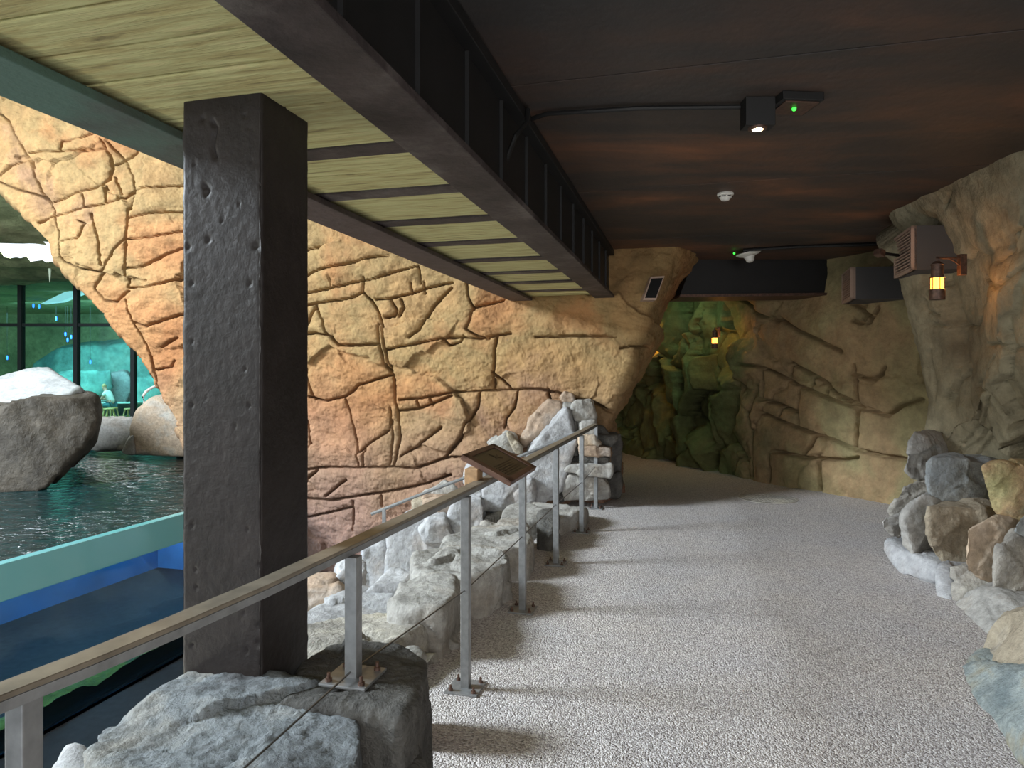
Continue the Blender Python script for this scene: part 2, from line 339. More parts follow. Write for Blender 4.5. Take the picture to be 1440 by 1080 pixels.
def glass_mat(name, tint, fac=.08):
    m = bpy.data.materials.new(name); m.use_nodes = True; nt = m.node_tree; nt.nodes.clear()
    o = N(nt, 'ShaderNodeOutputMaterial'); t = N(nt, 'ShaderNodeBsdfTransparent', Color=tint); g = N(nt, 'ShaderNodeBsdfGlossy', Roughness=.02)
    fr = N(nt, 'ShaderNodeFresnel', IOR=1.22); mx = N(nt, 'ShaderNodeMixShader'); L(nt, fr.outputs[0], mx.inputs[0]); L(nt, t.outputs[0], mx.inputs[1]); L(nt, g.outputs[0], mx.inputs[2]); L(nt, mx.outputs[0], o.inputs[0]); return m
M['glass'] = glass_mat('window_glass', (.62, .85, .86, 1))
M['acrylic'] = glass_mat('acrylic_glass', (.75, .9, .95, 1))
M['waterband'] = plain('teal_water_reflection', (96, 154, 156), .1)  # teal stands in for lit water reflecting just below the surface

# ------------------------------------------------------------------ rock builders
def hull_rock(name, pts, mat, label, cat='rock', group=None, vox=.02, rough=.03, smooth=1, seed=0, fine=.009, chip=.065, parent=None, kind=None, strata=0.0):
    pts = [Vector(p) for p in pts]
    c = sum(pts, Vector())/len(pts)
    bm = bmesh.new()
    for p in pts: bm.verts.new((p-c)*1.02)
    r = bmesh.ops.convex_hull(bm, input=bm.verts[:])
    junk = [e for e in r['geom_interior']+r['geom_unused'] if isinstance(e, bmesh.types.BMVert)]
    if junk: bmesh.ops.delete(bm, geom=list(set(junk)), context='VERTS')
    rr = random.Random(seed*13+1)
    cs = [v.co.copy() for v in bm.verts]
    for k in range(7):
        n = Vector((rr.gauss(0, 1), rr.gauss(0, 1), rr.gauss(0, 1))).normalized()
        sup = max(v.co.dot(n) for v in bm.verts); inf = min(v.co.dot(n) for v in bm.verts)
        dist = sup-rr.uniform(.01, chip*1.35)*(sup-inf)
        bmesh.ops.bisect_plane(bm, geom=bm.verts[:]+bm.edges[:]+bm.faces[:], plane_co=n*dist, plane_no=n, clear_outer=True)
        bmesh.ops.holes_fill(bm, edges=[e for e in bm.edges if e.is_boundary], sides=0)
    bmesh.ops.recalc_face_normals(bm, faces=bm.faces[:])
    me = bpy.data.meshes.new('tmp'); bm.to_mesh(me); bm.free()
    t = bpy.data.objects.new('tmp', me); COL.objects.link(t)
    md = t.modifiers.new('r', 'REMESH'); md.mode = 'VOXEL'; md.voxel_size = vox
    sm = t.modifiers.new('s', 'SMOOTH'); sm.factor = .5; sm.iterations = smooth
    dg = bpy.context.evaluated_depsgraph_get(); ev = t.evaluated_get(dg)
    m2 = bpy.data.meshes.new_from_object(ev); bpy.data.objects.remove(t); bpy.data.meshes.remove(me)
    n = len(m2.vertices); co = np.empty(n*3, np.float32); m2.vertices.foreach_get('co', co); co = co.reshape(-1, 3).astype(float)
    nr = np.array([v.normal[:] for v in m2.vertices])
    q = co+seed*3.71
    size = np.linalg.norm(co.max(0)-co.min(0))
    fo, fb = cells(co, 12, co.min(0), co.max(0), seed+5, tilt=.25, amp=.2*rough)
    d = .75*rough*fbm(q, 1.6/size, 5, .58)+np.clip(fo, -rough, rough)*.5+1.25*fine*(.8*fbm(q, 9, 5, .65, ridged=True)+.5*fbm(q, 4, 3))
    if strata: d += strata*perlin(q*np.array((1.5, 1.5, 16)))
    co += nr*d[:, None]
    m2.vertices.foreach_set('co', co.reshape(-1).astype(np.float32)); m2.name = name
    m2.polygons.foreach_set('use_smooth', np.ones(len(m2.polygons), dtype=bool)); m2.update()
    m2.materials.clear()
    o = link(name, m2, mat, parent); o.location = c
    if kind: o['kind'] = kind
    elif parent is None: tag(o, label, cat, group)
    return o
_sd = [10]
def face_rock(name, orig, sc, poly, Y, thick, mat, label, group=None, dirv=None, shrink=.82, **kw):
    """a stone whose front face outline stands at depth Y (number, or one per point) and runs back by thick"""
    _sd[0] += 1
    pts = []
    Ys = Y if isinstance(Y, (list, tuple)) else [Y]*len(poly)
    fr = [P(orig[0]+x/sc, orig[1]+y/sc, yy) for (x, y), yy in zip(poly, Ys)]
    c = np.mean(fr, axis=0); dirv = dirv or (c[0]/c[1], 1.0); dv = np.array((dirv[0], dirv[1], 0))*thick
    for p in fr:
        pts.append(p); pts.append(c+(p-c)*shrink+dv)
        pts.append(c+(p-c)*1.0+dv*.55)
    return hull_rock(name, pts, M[mat], label, 'rock', group, seed=_sd[0], **kw)
def slab_rock(name, orig, sc, poly, ztop, zbot, mat, label, group=None, grow=1.04, zv=.02, **kw):
    """a slab whose top outline lies at height ztop"""
    _sd[0] += 1; r = random.Random(_sd[0]); pts = []
    tp = [atz(orig[0]+x/sc, orig[1]+y/sc, ztop) for x, y in poly]; c = np.mean(tp, axis=0)
    for p in tp:
        q = c+(p-c)*grow; q[2] = zbot
        m = c+(p-c)*1.02; m[2] = ztop-(ztop-zbot)*.35
        p = p.copy(); p[2] += r.uniform(-zv, zv); pts += [p, q, m]
    return hull_rock(name, pts, M[mat], label, 'rock', group, seed=_sd[0], **kw)
# ------------------------------------------------------------------ left (tan) rock wall
CL = lines_px((0, 120), 2.25, '''0,90 30,115 75,175 100,225 120,275 140,340 165,380 180,430 195,490 212,555;15,285 50,260 100,240;15,310 60,330 130,350 150,360;
110,220 160,215 240,210 300,205 330,200;320,170 345,220 355,265 345,300 310,325 250,340 170,370;170,415 230,405 270,390 340,375 390,365 430,335 500,325 577,315 640,300;
265,340 272,385;335,320 340,375;360,290 385,360;385,235 410,280 430,335 425,400 415,470 410,560 408,640;425,425 500,405 577,400 700,385;420,490 500,480 577,465 700,440;
415,580 460,575 510,550 577,520 700,490;410,640 480,640 577,615 700,590;300,640 340,575 375,520 415,485;410,660 440,750 480,765 530,750 577,730 700,700;300,645 330,680 370,685 410,650;
120,435 170,415;205,495 260,485 280,440 260,430;480,850 500,930 520,1000 560,1060;300,410 320,480 330,570;215,560 260,580 320,590;360,250 400,225 420,205;0,270 15,290;340,180 385,235;
200,210 205,180 260,170 300,150;520,830 577,800;440,750 480,850;500,900 545,890 560,870;-60,200 0,270;-120,0 -60,60 0,90''')
CL += lines_px((420, 340), 2.571, '''-60,150 20,135 60,110 90,100 200,80 260,60 330,50;-60,200 20,190 100,175 180,155 280,135 340,115 430,85;-60,245 20,235 100,220 200,205 240,185 240,130;
240,185 270,215 300,260 310,320 320,400 335,450 350,510 355,580 365,620 365,700 350,810;295,300 300,380 320,450 345,480;335,600 340,700 335,810;70,235 95,280 105,330 155,375 230,375 300,370;
325,390 400,375 520,350 590,345 660,350 770,330;370,570 450,565 560,545 660,538 770,535 850,530 940,545;370,610 430,605 500,580 560,555;40,560 100,575 170,560 220,520 290,495 340,480;
20,440 40,520 60,570;170,570 200,670 215,740 225,810;225,760 270,720 330,680;245,740 240,810;-60,830 20,822 120,812 220,815 340,812 420,820 480,800 540,780;
655,540 650,600 610,660 590,710 550,760 530,780 600,775;790,540 780,600 750,640 745,670;720,340 712,420 705,480 703,535;605,150 612,200 630,240 620,290 605,315 650,340 690,350;
285,210 340,205 400,190 470,165 550,145;405,345 440,320 460,280 490,230 550,165;340,215 360,250 350,270 320,275;370,775 430,740 520,670;-60,930 20,930 120,935 200,920 300,905 400,890 470,870 560,840;
20,870 75,825;100,920 150,880 180,860;200,935 205,1040;305,915 310,950;-60,1010 20,1000 130,975 195,960;940,545 1000,570 1060,575 1120,610;830,720 880,650 910,570 905,535;860,345 1000,342 1150,345;
630,235 690,225 740,210;20,35 100,10;20,330 50,280 75,235;375,210 385,240 365,270;430,570 440,600;480,565 490,590;330,680 335,600;700,470 735,500 770,535;20,335 70,330 130,345 155,375;
405,150 410,190;450,145 455,185;20,560 25,640 45,740;520,350 545,375 590,360 600,340;1165,385 1234,370;430,85 440,150''')
def wall_left():
    def onplane(px, py):
        k = (px-CX)/F; X = k*8.716/(1+.263*k); Y = 8.716-.263*X
        return X, EYE-(py-HY)/F*Y
    Lb = [onplane(*p) for p in [(-620, -330), (-260, 0), (-110, 140), (-40, 215), (0, 258), (52, 322), (100, 385), (150, 446), (193, 492), (213, 520), (232, 560), (254, 602), (285, 660), (312, 720), (335, 800), (350, 920)]]
    Lb = sorted([(z, x) for x, z in Lb])
    Cb = sorted([(z, x) for x, z in [onplane(*p) for p in [(945, 340), (905, 430), (885, 500), (868, 545), (850, 592), (846, 640), (846, 760)]]])
    Eb = []
    for px, py in [(998, 355), (986, 372), (962, 400), (945, 428), (927, 470), (902, 520), (877, 570), (862, 602), (868, 640), (874, 740)]:
        Eb.append((EYE-(py-HY)/F*9.2, (px-CX)/F*9.2))
    Eb.sort()
    zz = np.arange(-1.75, 6.4, .0125)
    xl = np.interp(zz, *zip(*Lb)); xc = np.interp(zz, *zip(*Cb)); xe = np.interp(zz, *zip(*Eb)); xe = np.maximum(xe, xc+.1)
    n0, n1, n2, n3 = 20, 800, 70, 90
    rows = []
    for z, a, c, e in zip(zz, xl, xc, xe):
        t = np.linspace(0, 1, n1); X1 = a+(c-a)*t; Y1 = 8.716-.263*X1
        t = np.linspace(1, 0, n0+1)[:-1]; X0 = a+.35*t; Y0 = 8.716-.263*a+.9*t
        t = np.linspace(0, 1, n2+1)[1:]; yc = 8.716-.263*c; X2 = c+(e-c)*t; Y2 = yc+(9.2-yc)*t**1.2
        t = np.linspace(0, 1, n3+1)[1:]; X3 = e+.05*np.sin(t*PI)-.7*t; Y3 = 9.2+6.4*t
        X = np.concatenate([X0, X1, X2, X3]); Y = np.concatenate([Y0, Y1, Y2, Y3])
        rows.append(np.stack([X, Y, np.full_like(X, z)], 1))
    Q = np.array(rows)
    q = Q.reshape(-1, 3)
    nrm = -grid_normals(Q); nrm = np.where((nrm[..., 1:2] > .2) & False, -nrm, nrm)
    d = crack_dist(Q, CL)
    big = fbm(q, .55, 3).reshape(d.shape)*.16
    med = fbm(q*np.array((1, 1, 1.8)), 2.4, 5, .6).reshape(d.shape)*.05
    sm = fbm(q*np.array((1, 1, 1.5)), 11, 4, .65, ridged=True).reshape(d.shape)*.011
    pil = .04*(1-np.exp(-d/.05))
    wv = .8+.5*fbm(q, 1.7, 2).reshape(d.shape)
    carve = -.20*np.clip(wv, .5, 1.2)*np.exp(-(d/(.0145*np.clip(wv, .55, 1.5)))**4)
    qw = q+np.stack([fbm(q+5, 2.5, 3), fbm(q+50, 2.5, 3), fbm(q+90, 2.5, 3)], 1)*.16
    fo, fb = cells(qw, 260, q.min(0), q.max(0), 77, .065, .016, (1, .8, 1.5))
    hair = np.clip(fbm(q+13, .9, 2)*2.2, 0, 1).reshape(d.shape)
    out = big+med+sm+pil+carve+np.clip(fo, -.05, .05).reshape(d.shape)-.035*hair*np.exp(-(fb.reshape(d.shape)/.013)**2)
    s = np.sign((nrm[:, n0+50:n0+700, 1]).mean())
    if s > 0: nrm = -nrm
    Q = Q+nrm*out[..., None]
    o = grid_mesh('wall_left', Q, M['tan'], flip=True); o['kind'] = 'structure'
wall_left()
# ------------------------------------------------------------------ far wall (recess + middle wall) and right wall
CM = lines_px((840, 380), 3, '''610,395 690,410 760,440 830,480 900,505 980,540 1080,580 1150,590;800,385 870,420 940,455 1000,505 1060,545 1130,585;815,395 800,440;915,450 905,490;975,490 970,520;1030,530 1025,550;1065,545 1060,565;
845,490 845,560 860,665;680,545 770,570 850,600;680,600 760,630 850,660 940,695 1020,730 1090,755;775,575 765,625;930,695 915,740 880,780;740,765 800,770 880,790 960,795 1040,800 1100,790;730,780 735,890;
640,600 650,700 655,870;1100,760 1200,780 1300,800;1230,615 1290,570 1370,545;1150,590 1230,615;665,500 650,600;760,200 850,260 960,300 1050,345;1090,440 1150,455 1190,460 1220,440 1240,410;
1100,140 1150,165 1165,190 1190,200 1220,160;1150,165 1160,150;1165,190 1150,225 1110,215;1190,200 1175,225;600,120 700,190 760,215;690,410 690,530;940,790 935,930;1100,400 1095,760''')
def path_wall(name, path, z0, z1, mat, flipn, cracks, cellspec, sp=.02, lean=None, big=.12, cam_side=(0, 0), carve=.12, pill=.04, cellcarve=.10, cw=.02, zmul=1.0):
    path = np.array(path, float); seg = np.linalg.norm(np.diff(path, axis=0), axis=1); s = np.concatenate([[0], np.cumsum(seg)])
    n = int(s[-1]/sp); t = np.linspace(0, s[-1], n)
    X = np.interp(t, s, path[:, 0]); Y = np.interp(t, s, path[:, 1])
    k = max(3, int(.35/sp)); ker = np.hanning(k+2)[1:-1]; ker /= ker.sum()
    Xp = np.pad(X, k//2, mode='reflect', reflect_type='odd'); Yp = np.pad(Y, k//2, mode='reflect', reflect_type='odd')
    X = np.convolve(Xp, ker, 'same')[k//2:-(k//2)][:n]; Y = np.convolve(Yp, ker, 'same')[k//2:-(k//2)][:n]
    zz = np.arange(z0, z1, sp)
    Q = np.empty((len(zz), len(X), 3)); Q[..., 0] = X; Q[..., 1] = Y; Q[..., 2] = zz[:, None]
    if lean is not None: Q = lean(Q)
    nrm = grid_normals(Q)
    if (nrm[..., :2]*(np.array(cam_side)-Q[..., :2])).sum(2).mean() < 0: nrm = -nrm; fl = True
    else: fl = False
    q = Q.reshape(-1, 3); sh = Q.shape[:2]
    out = fbm(q, .7, 3).reshape(sh)*big*(np.clip(1-((Q[..., 0]-3.5)/.5)**2, 0, 1)*0+1)+fbm(q, 3, 4, .55).reshape(sh)*.03+fbm(q, 11, 4, .65, ridged=True).reshape(sh)*.010
    if cracks:
        d = crack_dist(Q, cracks); out += pill*(1-np.exp(-d/.06))-carve*1.3*np.exp(-(d/cw)**4)
    for (num, seed, tilt, amp, st, mask) in cellspec:
        w = np.stack([fbm(q+5, 2.5, 3), fbm(q+50, 2.5, 3), fbm(q+90, 2.5, 3)], 1)*.18
        fo, fb = cells(q+w, num, q.min(0), q.max(0), seed, tilt, amp, st)
        mk = 1.0 if mask is None else mask(Q)
        out += mk*(np.clip(fo, -.18, .18).reshape(sh)-cellcarve*np.exp(-(fb.reshape(sh)/.035)**2))
    Q = Q+nrm*out[..., None]
    o = grid_mesh(name, Q, mat, flip=fl); o['kind'] = 'structure'; return o
def mgreen(Q): return np.clip((10.9-Q[..., 0]*0-9.2-(10.9-Q[..., 1]))/.8, 0, 1)   # fuller relief in the recess
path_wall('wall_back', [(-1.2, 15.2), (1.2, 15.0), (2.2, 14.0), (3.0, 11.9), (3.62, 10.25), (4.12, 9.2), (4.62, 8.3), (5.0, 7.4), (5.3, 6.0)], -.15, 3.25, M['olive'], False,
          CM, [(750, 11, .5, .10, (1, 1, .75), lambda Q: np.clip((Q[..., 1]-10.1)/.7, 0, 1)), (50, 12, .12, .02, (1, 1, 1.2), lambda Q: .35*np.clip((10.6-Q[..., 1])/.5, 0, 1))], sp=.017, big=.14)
CR = lines_px((1280, 380), 3.857, '''140,430 140,700;260,540 220,620 180,695;150,280 260,320 300,240;340,410 430,410 500,440 615,440;310,620 370,530 410,450;620,690 560,760 530,830;320,640 400,680 460,740 530,830 570,900 565,1050;
400,700 380,800 360,870 350,940 270,1000;425,870 390,950 360,1030;350,730 320,880 260,1000;380,110 330,90;310,100 300,200''')
CR += lines_px((1150, 200), 3.6, '''990,30 980,190 950,300 920,430 860,560 810,620;625,270 600,350;860,560 870,470 905,440;750,700 830,740 940,650 1044,560;560,400 540,520;985,190 1030,230;640,870 600,850 590,790''')
def lean_right(Q):
    Q = Q.copy(); z = Q[..., 2]; y = Q[..., 1]
    g = np.interp(z, [-.1, .6, .9, 1.2, 1.8, 2.4, 2.7, 3.0, 3.2], [.44, .46, .46, .50, .48, .38, .34, .12, .02])
    t = np.clip((y-4.3)/1.9, 0, 1); t = t*t*(3-2*t)
    g2 = np.interp(z, [-.1, .8, 1.1, 1.5, 2.0, 2.6, 3.1], [.68, .66, .50, .26, .14, .06, 0]); t2 = np.clip((6.6-y)/.6, 0, 1)
    Q[..., 0] += np.maximum(g*t, g2*t2); return Q
path_wall('wall_right', [(3.0, -4), (2.95, 0), (2.95, 2.4), (3.3, 4.1), (3.36, 5.2), (3.40, 6.35), (3.62, 6.62), (4.3, 6.7), (5.4, 6.8)], -.15, 3.25, M['brownrock'], False, CR,
          [(70, 21, .22, .035, (1, 1, .8), None)], sp=.016, lean=lean_right, big=.07, cellcarve=.015, cw=.009, carve=.04, pill=.02, cam_side=(0, 3))
# ------------------------------------------------------------------ floors and ceiling
mb = MB().obox(-4, 18, -1.45, 8, -.25, 0); fl = mb.build('floor', M['floor']); fl['kind'] = 'structure'
mb = MB().obox(-5, 12, -14, -1.0, -1.85, -1.6); f2 = mb.build('floor_lower', M['lowfloor']); f2['kind'] = 'structure'
mb = MB()
prev = -4.0
for s in (1.3, 3.45, 5.62, 7.75, 16):
    mb.obox(prev+.006, s-.006, -1.02, 9, 3.1, 3.22, bevel=.004); prev = s
mb.obox(-4, 16, -1.02, 9, 3.23, 3.4)
c = mb.build('ceiling', M['ceil']); c['kind'] = 'structure'
# bank of stone between the path and the lower floor
def bank():
    u = np.arange(1.2, 9.4, .03); w = np.linspace(0, 1, 110)
    Uu, Ww = np.meshgrid(u, w)
    wid = 1.1+(Uu-2)*.36; V = -1.35-Ww*wid
    z = -.06-.1*Ww-1.55*np.clip(Ww-.25, 0, 1)**1.2*1.3; z = np.maximum(z, -1.7)
    Q = np.stack([V*CT+Uu*ST, -V*ST+Uu*CT, z], -1); q = Q.reshape(-1, 3)
    fo, fb = cells(q, 90, q.min(0), q.max(0), 33, .4, .1)
    Q[..., 2] += (np.clip(fo, -.2, .2)+fbm(q, 2, 4)*.08-.06*np.exp(-(fb/.04)**2)-.1).reshape(Uu.shape)
    o = grid_mesh('ground_bank', Q, M['grey']); o['kind'] = 'structure'
bank()
# ------------------------------------------------------------------ stones along the railing
C6 = ((420, 680), 2.7); C5 = ((600, 540), 4.8); C7 = ((60, 700), 2.571); PX = ((0, 0), 1.0)
G1 = 'rough slabs edging the path below the railing'
slab_rock('boulder', *PX, [(150, 1012), (172, 990), (200, 975), (262, 958), (282, 944), (330, 952), (372, 964), (450, 980), (488, 1008), (506, 1040), (500, 1080), (430, 1140), (250, 1150), (150, 1110), (128, 1062)], .50, -.9, 'bluegrey',
          'large rough grey boulder at the foot of the dark column, nearest of all', grow=.99, zv=.012, vox=.010, rough=.03, fine=.017, smooth=1, chip=.035)
slab_rock('rock', *PX, [(60, 1085), (100, 1060), (140, 1030), (150, 1120), (60, 1150)], .30, -1.0, 'white',
          'pale rock at the bottom left edge beside the largest boulder', vox=.02, rough=.03)
slab_rock('rock', *PX, [(380, 985), (420, 932), (470, 908), (560, 910), (600, 926), (596, 945), (578, 995), (560, 1010), (520, 1000), (470, 992)], .53, -.2, 'greydark',
          'dark shaded ledge rock carrying the baseplate of the railing post nearest the column', grow=1.0, zv=.004, vox=.012, rough=.022, fine=.012, chip=.03)
slab_rock('rock', *PX, [(482, 1040), (530, 1022), (572, 1030), (590, 1080), (600, 1160), (480, 1180)], .34, -.2, 'greydark',
          'dark jagged rock below the ledge, right of the largest boulder', vox=.014, rough=.03, fine=.014)
slab_rock('rock', *C6, [(408, 640), (470, 636), (478, 660), (470, 720), (412, 700)], .33, -.1, 'cream', 'small sunlit block wedged behind the dark ledge rock', vox=.012, rough=.015)
slab_rock('stone_slab', *C6, [(-120, 660), (-60, 560), (150, 480), (370, 478), (545, 496), (540, 515), (412, 602), (340, 625), (240, 655), (60, 680)], .16, -.35, 'grey',
          'broad flat grey slab just behind the post with the four-bolt plate', G1, vox=.018, rough=.03, fine=.012)
slab_rock('stone_slab', *C6, [(357, 470), (368, 385), (450, 360), (600, 355), (608, 405), (545, 492), (400, 485)], .25, -.3, 'cream',
          'pale squarish slab second in the row from the column', G1, vox=.018, rough=.03, fine=.012)
slab_rock('stone_slab', *C6, [(432, 305), (445, 272), (560, 245), (700, 245), (785, 265), (797, 292), (760, 320), (690, 345), (560, 362), (450, 345)], .27, -.25, 'cream',
          'thick cream slab with a rough broken front, left of the first tall railing post', G1, vox=.018, rough=.035, fine=.014)
slab_rock('stone_slab', *C6, [(530, 235), (640, 172), (700, 150), (850, 138), (893, 225), (865, 252), (740, 258), (640, 240)], .23, -.25, 'cream',
          'wide grey slab behind the second floor-mounted railing post', G1, vox=.02, rough=.03, fine=.012)
slab_rock('rock', *C5, [(760, 870), (840, 850), (880, 880), (886, 930), (840, 960), (770, 950)], .22, -.25, 'greydark',
          'dark upright block between two slabs behind the third floor-mounted post', vox=.018, rough=.03)
slab_rock('stone_slab', *C5, [(500, 900), (520, 835), (640, 815), (850, 798), (1010, 797), (1078, 820), (1060, 860), (900, 908), (740, 915), (560, 935)], .16, -.3, 'cream',
          'farthest flat slab of the row beside the path, under the far posts', G1, vox=.02, rough=.025, fine=.01)
slab_rock('rock', *C6, [(548, 580), (600, 560), (605, 600), (570, 606)], .04, -.1, 'cream', 'small low stone on the floor edge left of the first tall post', vox=.01, rough=.01)
slab_rock('stone_slab', *C6, [(-60, 600), (-40, 520), (180, 430), (250, 405), (370, 395), (362, 480), (250, 500), (100, 560)], .02, -.6, 'white',
          'pale flat slab lower down between column and rock wall', G1, vox=.022, rough=.035, fine=.012)
slab_rock('stone_slab', *C6, [(240, 400), (330, 330), (445, 320), (440, 380), (370, 400)], .08, -.6, 'white', 'small pale flat slab behind the second slab of the row', G1, vox=.02, rough=.02)
G2 = 'whitish stones at the foot of the tan rock wall'
face_rock('rock', *C6, [(135, 400), (150, 345), (185, 318), (255, 330), (258, 400), (180, 440), (150, 430)], 6.3, .5, 'white', 'bluish white upright block beside the short steel post on the ledge', vox=.02)
face_rock('rock', *C6, [(245, 240), (330, 222), (335, 300), (325, 400), (240, 420), (238, 330)], 7.9, .6, 'white', 'white block leaning at the wall foot, behind the lowest post of the lower railing', vox=.025)
face_rock('rock', *C6, [(330, 290), (335, 200), (400, 140), (560, 132), (592, 205), (510, 240), (500, 330), (340, 380)], 7.8, .7, 'white', 'large white cracked block left of the first tall post at the wall foot', vox=.025, rough=.05)
face_rock('rock', *C6, [(-60, 470), (-30, 410), (60, 400), (140, 400), (200, 450), (60, 520), (-60, 540)], 6.0, .6, 'pinkish', 'low pinkish rock at the wall foot right beside the column', vox=.022)
face_rock('rock', *C6, [(430, 75), (480, 58), (490, 95), (462, 135), (438, 125)], 8.1, .3, 'brown', 'small brown stone above the lower railing at the wall foot', vox=.015, rough=.01)
face_rock('rock', *C6, [(475, 40), (560, 0), (600, 20), (595, 60), (490, 95)], 8.25, .4, 'cream', 'cream tilted stone just right of the small brown stone', vox=.018, rough=.02)
face_rock('rock', *C5, [(-10, 900), (120, 905), (175, 1030), (150, 1080), (-10, 1080), (-60, 980)], 7.7, .6, 'white', 'white rounded block between the first tall post and the lower railing post', vox=.022)
face_rock('rock', *C5, [(-20, 790), (130, 770), (190, 800), (190, 880), (120, 905), (-20, 900)], 7.95, .5, 'pinkish', 'flat pinkish white block below the information sign, left side', vox=.022)
face_rock('rock', *C5, [(190, 780), (370, 765), (385, 850), (380, 960), (200, 1000), (140, 905)], 7.8, .6, 'white', 'white stone around the upper post of the lower railing', vox=.022)
face_rock('rock', *C5, [(250, 600), (290, 550), (350, 530), (420, 640), (380, 770), (265, 770)], 8.2, .5, 'white', 'pale stone directly behind the left corner of the sign', vox=.022)
face_rock('rock', *C5, [(380, 720), (420, 650), (560, 660), (715, 640), (722, 820), (600, 850), (500, 870), (385, 850)], 8.0, .6, 'white', 'big smooth white stone right below the information sign', vox=.022, rough=.04)
face_rock('rock', *C5, [(660, 520), (690, 430), (860, 250), (945, 175), (1010, 400), (940, 520), (890, 600), (880, 790), (730, 805), (720, 650)], 8.1, .6, 'white', 'tall leaning white boulder right of the sign', vox=.022, rough=.05)
face_rock('rock', *C5, [(620, 440), (690, 250), (820, 108), (920, 130), (925, 175), (800, 290), (700, 410)], 8.3, .5, 'pinkish', 'elongated pinkish boulder slanting above the white leaning one', vox=.022, rough=.04)
face_rock('rock', *C5, [(410, 410), (530, 340), (600, 350), (640, 440), (600, 470), (480, 440)], 8.35, .5, 'cream', 'pale rock rising behind the top of the sign', vox=.02)
face_rock('rock', *C5, [(540, 325), (575, 345), (640, 430), (650, 480), (600, 470), (555, 380)], 8.15, .2, 'brown', 'thin brown splinter of rock standing behind the sign', vox=.013, rough=.012)
face_rock('rock', *C5, [(905, 90), (930, 55), (990, 70), (1000, 110), (975, 135), (930, 130)], 8.35, .35, 'pinkish', 'small pinkish stone left of the stack topmost stone', vox=.015, rough=.015)
face_rock('rock', *C5, [(925, 135), (975, 140), (1030, 260), (1040, 420), (1010, 480), (940, 380), (950, 200)], 8.3, .4, 'cream', 'narrow shaded stone between leaning boulder and stone stack', vox=.018)
face_rock('rock', *C5, [(880, 650), (930, 570), (990, 490), (1040, 480), (1050, 560), (930, 620), (925, 790), (880, 795)], 8.25, .4, 'greydark', 'dark rock filling the gap left of the stack bottom', vox=.02)
G3 = 'stones of the dry stack at the end of the railing'
for poly, Y, th, mt, lb in [
    ([(985, 140), (1010, 118), (1115, 112), (1140, 200), (1140, 240), (1000, 252), (975, 190)], 8.15, .5, 'cream', 'topmost pale square stone of the stack at the railing end'),
    ([(1025, 260), (1140, 245), (1145, 345), (1030, 350)], 8.1, .45, 'cream', 'pale stone second from the top of the stack'),
    ([(1140, 290), (1190, 285), (1240, 345), (1150, 352)], 8.3, .4, 'greydark', 'small wedge stone at the upper right of the stack'),
    ([(1030, 355), (1130, 350), (1180, 412), (1035, 415)], 8.05, .45, 'orange', 'thin orange stone in the stack'),
    ([(1150, 352), (1285, 348), (1290, 380), (1250, 422), (1185, 412)], 8.15, .45, 'greydark', 'grey stone jutting right beside the orange one'),
    ([(1030, 420), (1150, 425), (1245, 432), (1243, 488), (1140, 492), (1030, 482)], 8.05, .5, 'pinkish', 'pinkish flat stone below the orange one in the stack'),
    ([(1050, 490), (1230, 492), (1225, 540), (1050, 545)], 8.1, .5, 'greydark', 'dark thin flat stone in the lower half of the stack'),
    ([(928, 575), (960, 548), (1060, 540), (1250, 548), (1250, 640), (1120, 636), (940, 606)], 8.0, .5, 'cream', 'wide pale stone second from the bottom of the stack'),
    ([(915, 735), (922, 670), (965, 618), (1060, 625), (1190, 640), (1226, 700), (1236, 775), (1100, 785), (930, 795)], 8.1, .6, 'cream', 'large bottom stone of the stack standing on the path'),
    ([(1225, 640), (1305, 600), (1320, 680), (1310, 765), (1238, 772)], 8.5, .5, 'greydark', 'dark block right of the bottom stone of the stack'),
    ([(1230, 430), (1300, 340), (1315, 420), (1305, 640), (1248, 640)], 8.6, .5, 'greydark', 'dark narrow rock on the shaded side of the stack')]:
    face_rock('rock', *C5, poly, Y, th, mt, lb, G3, vox=.016, rough=.018, smooth=2)
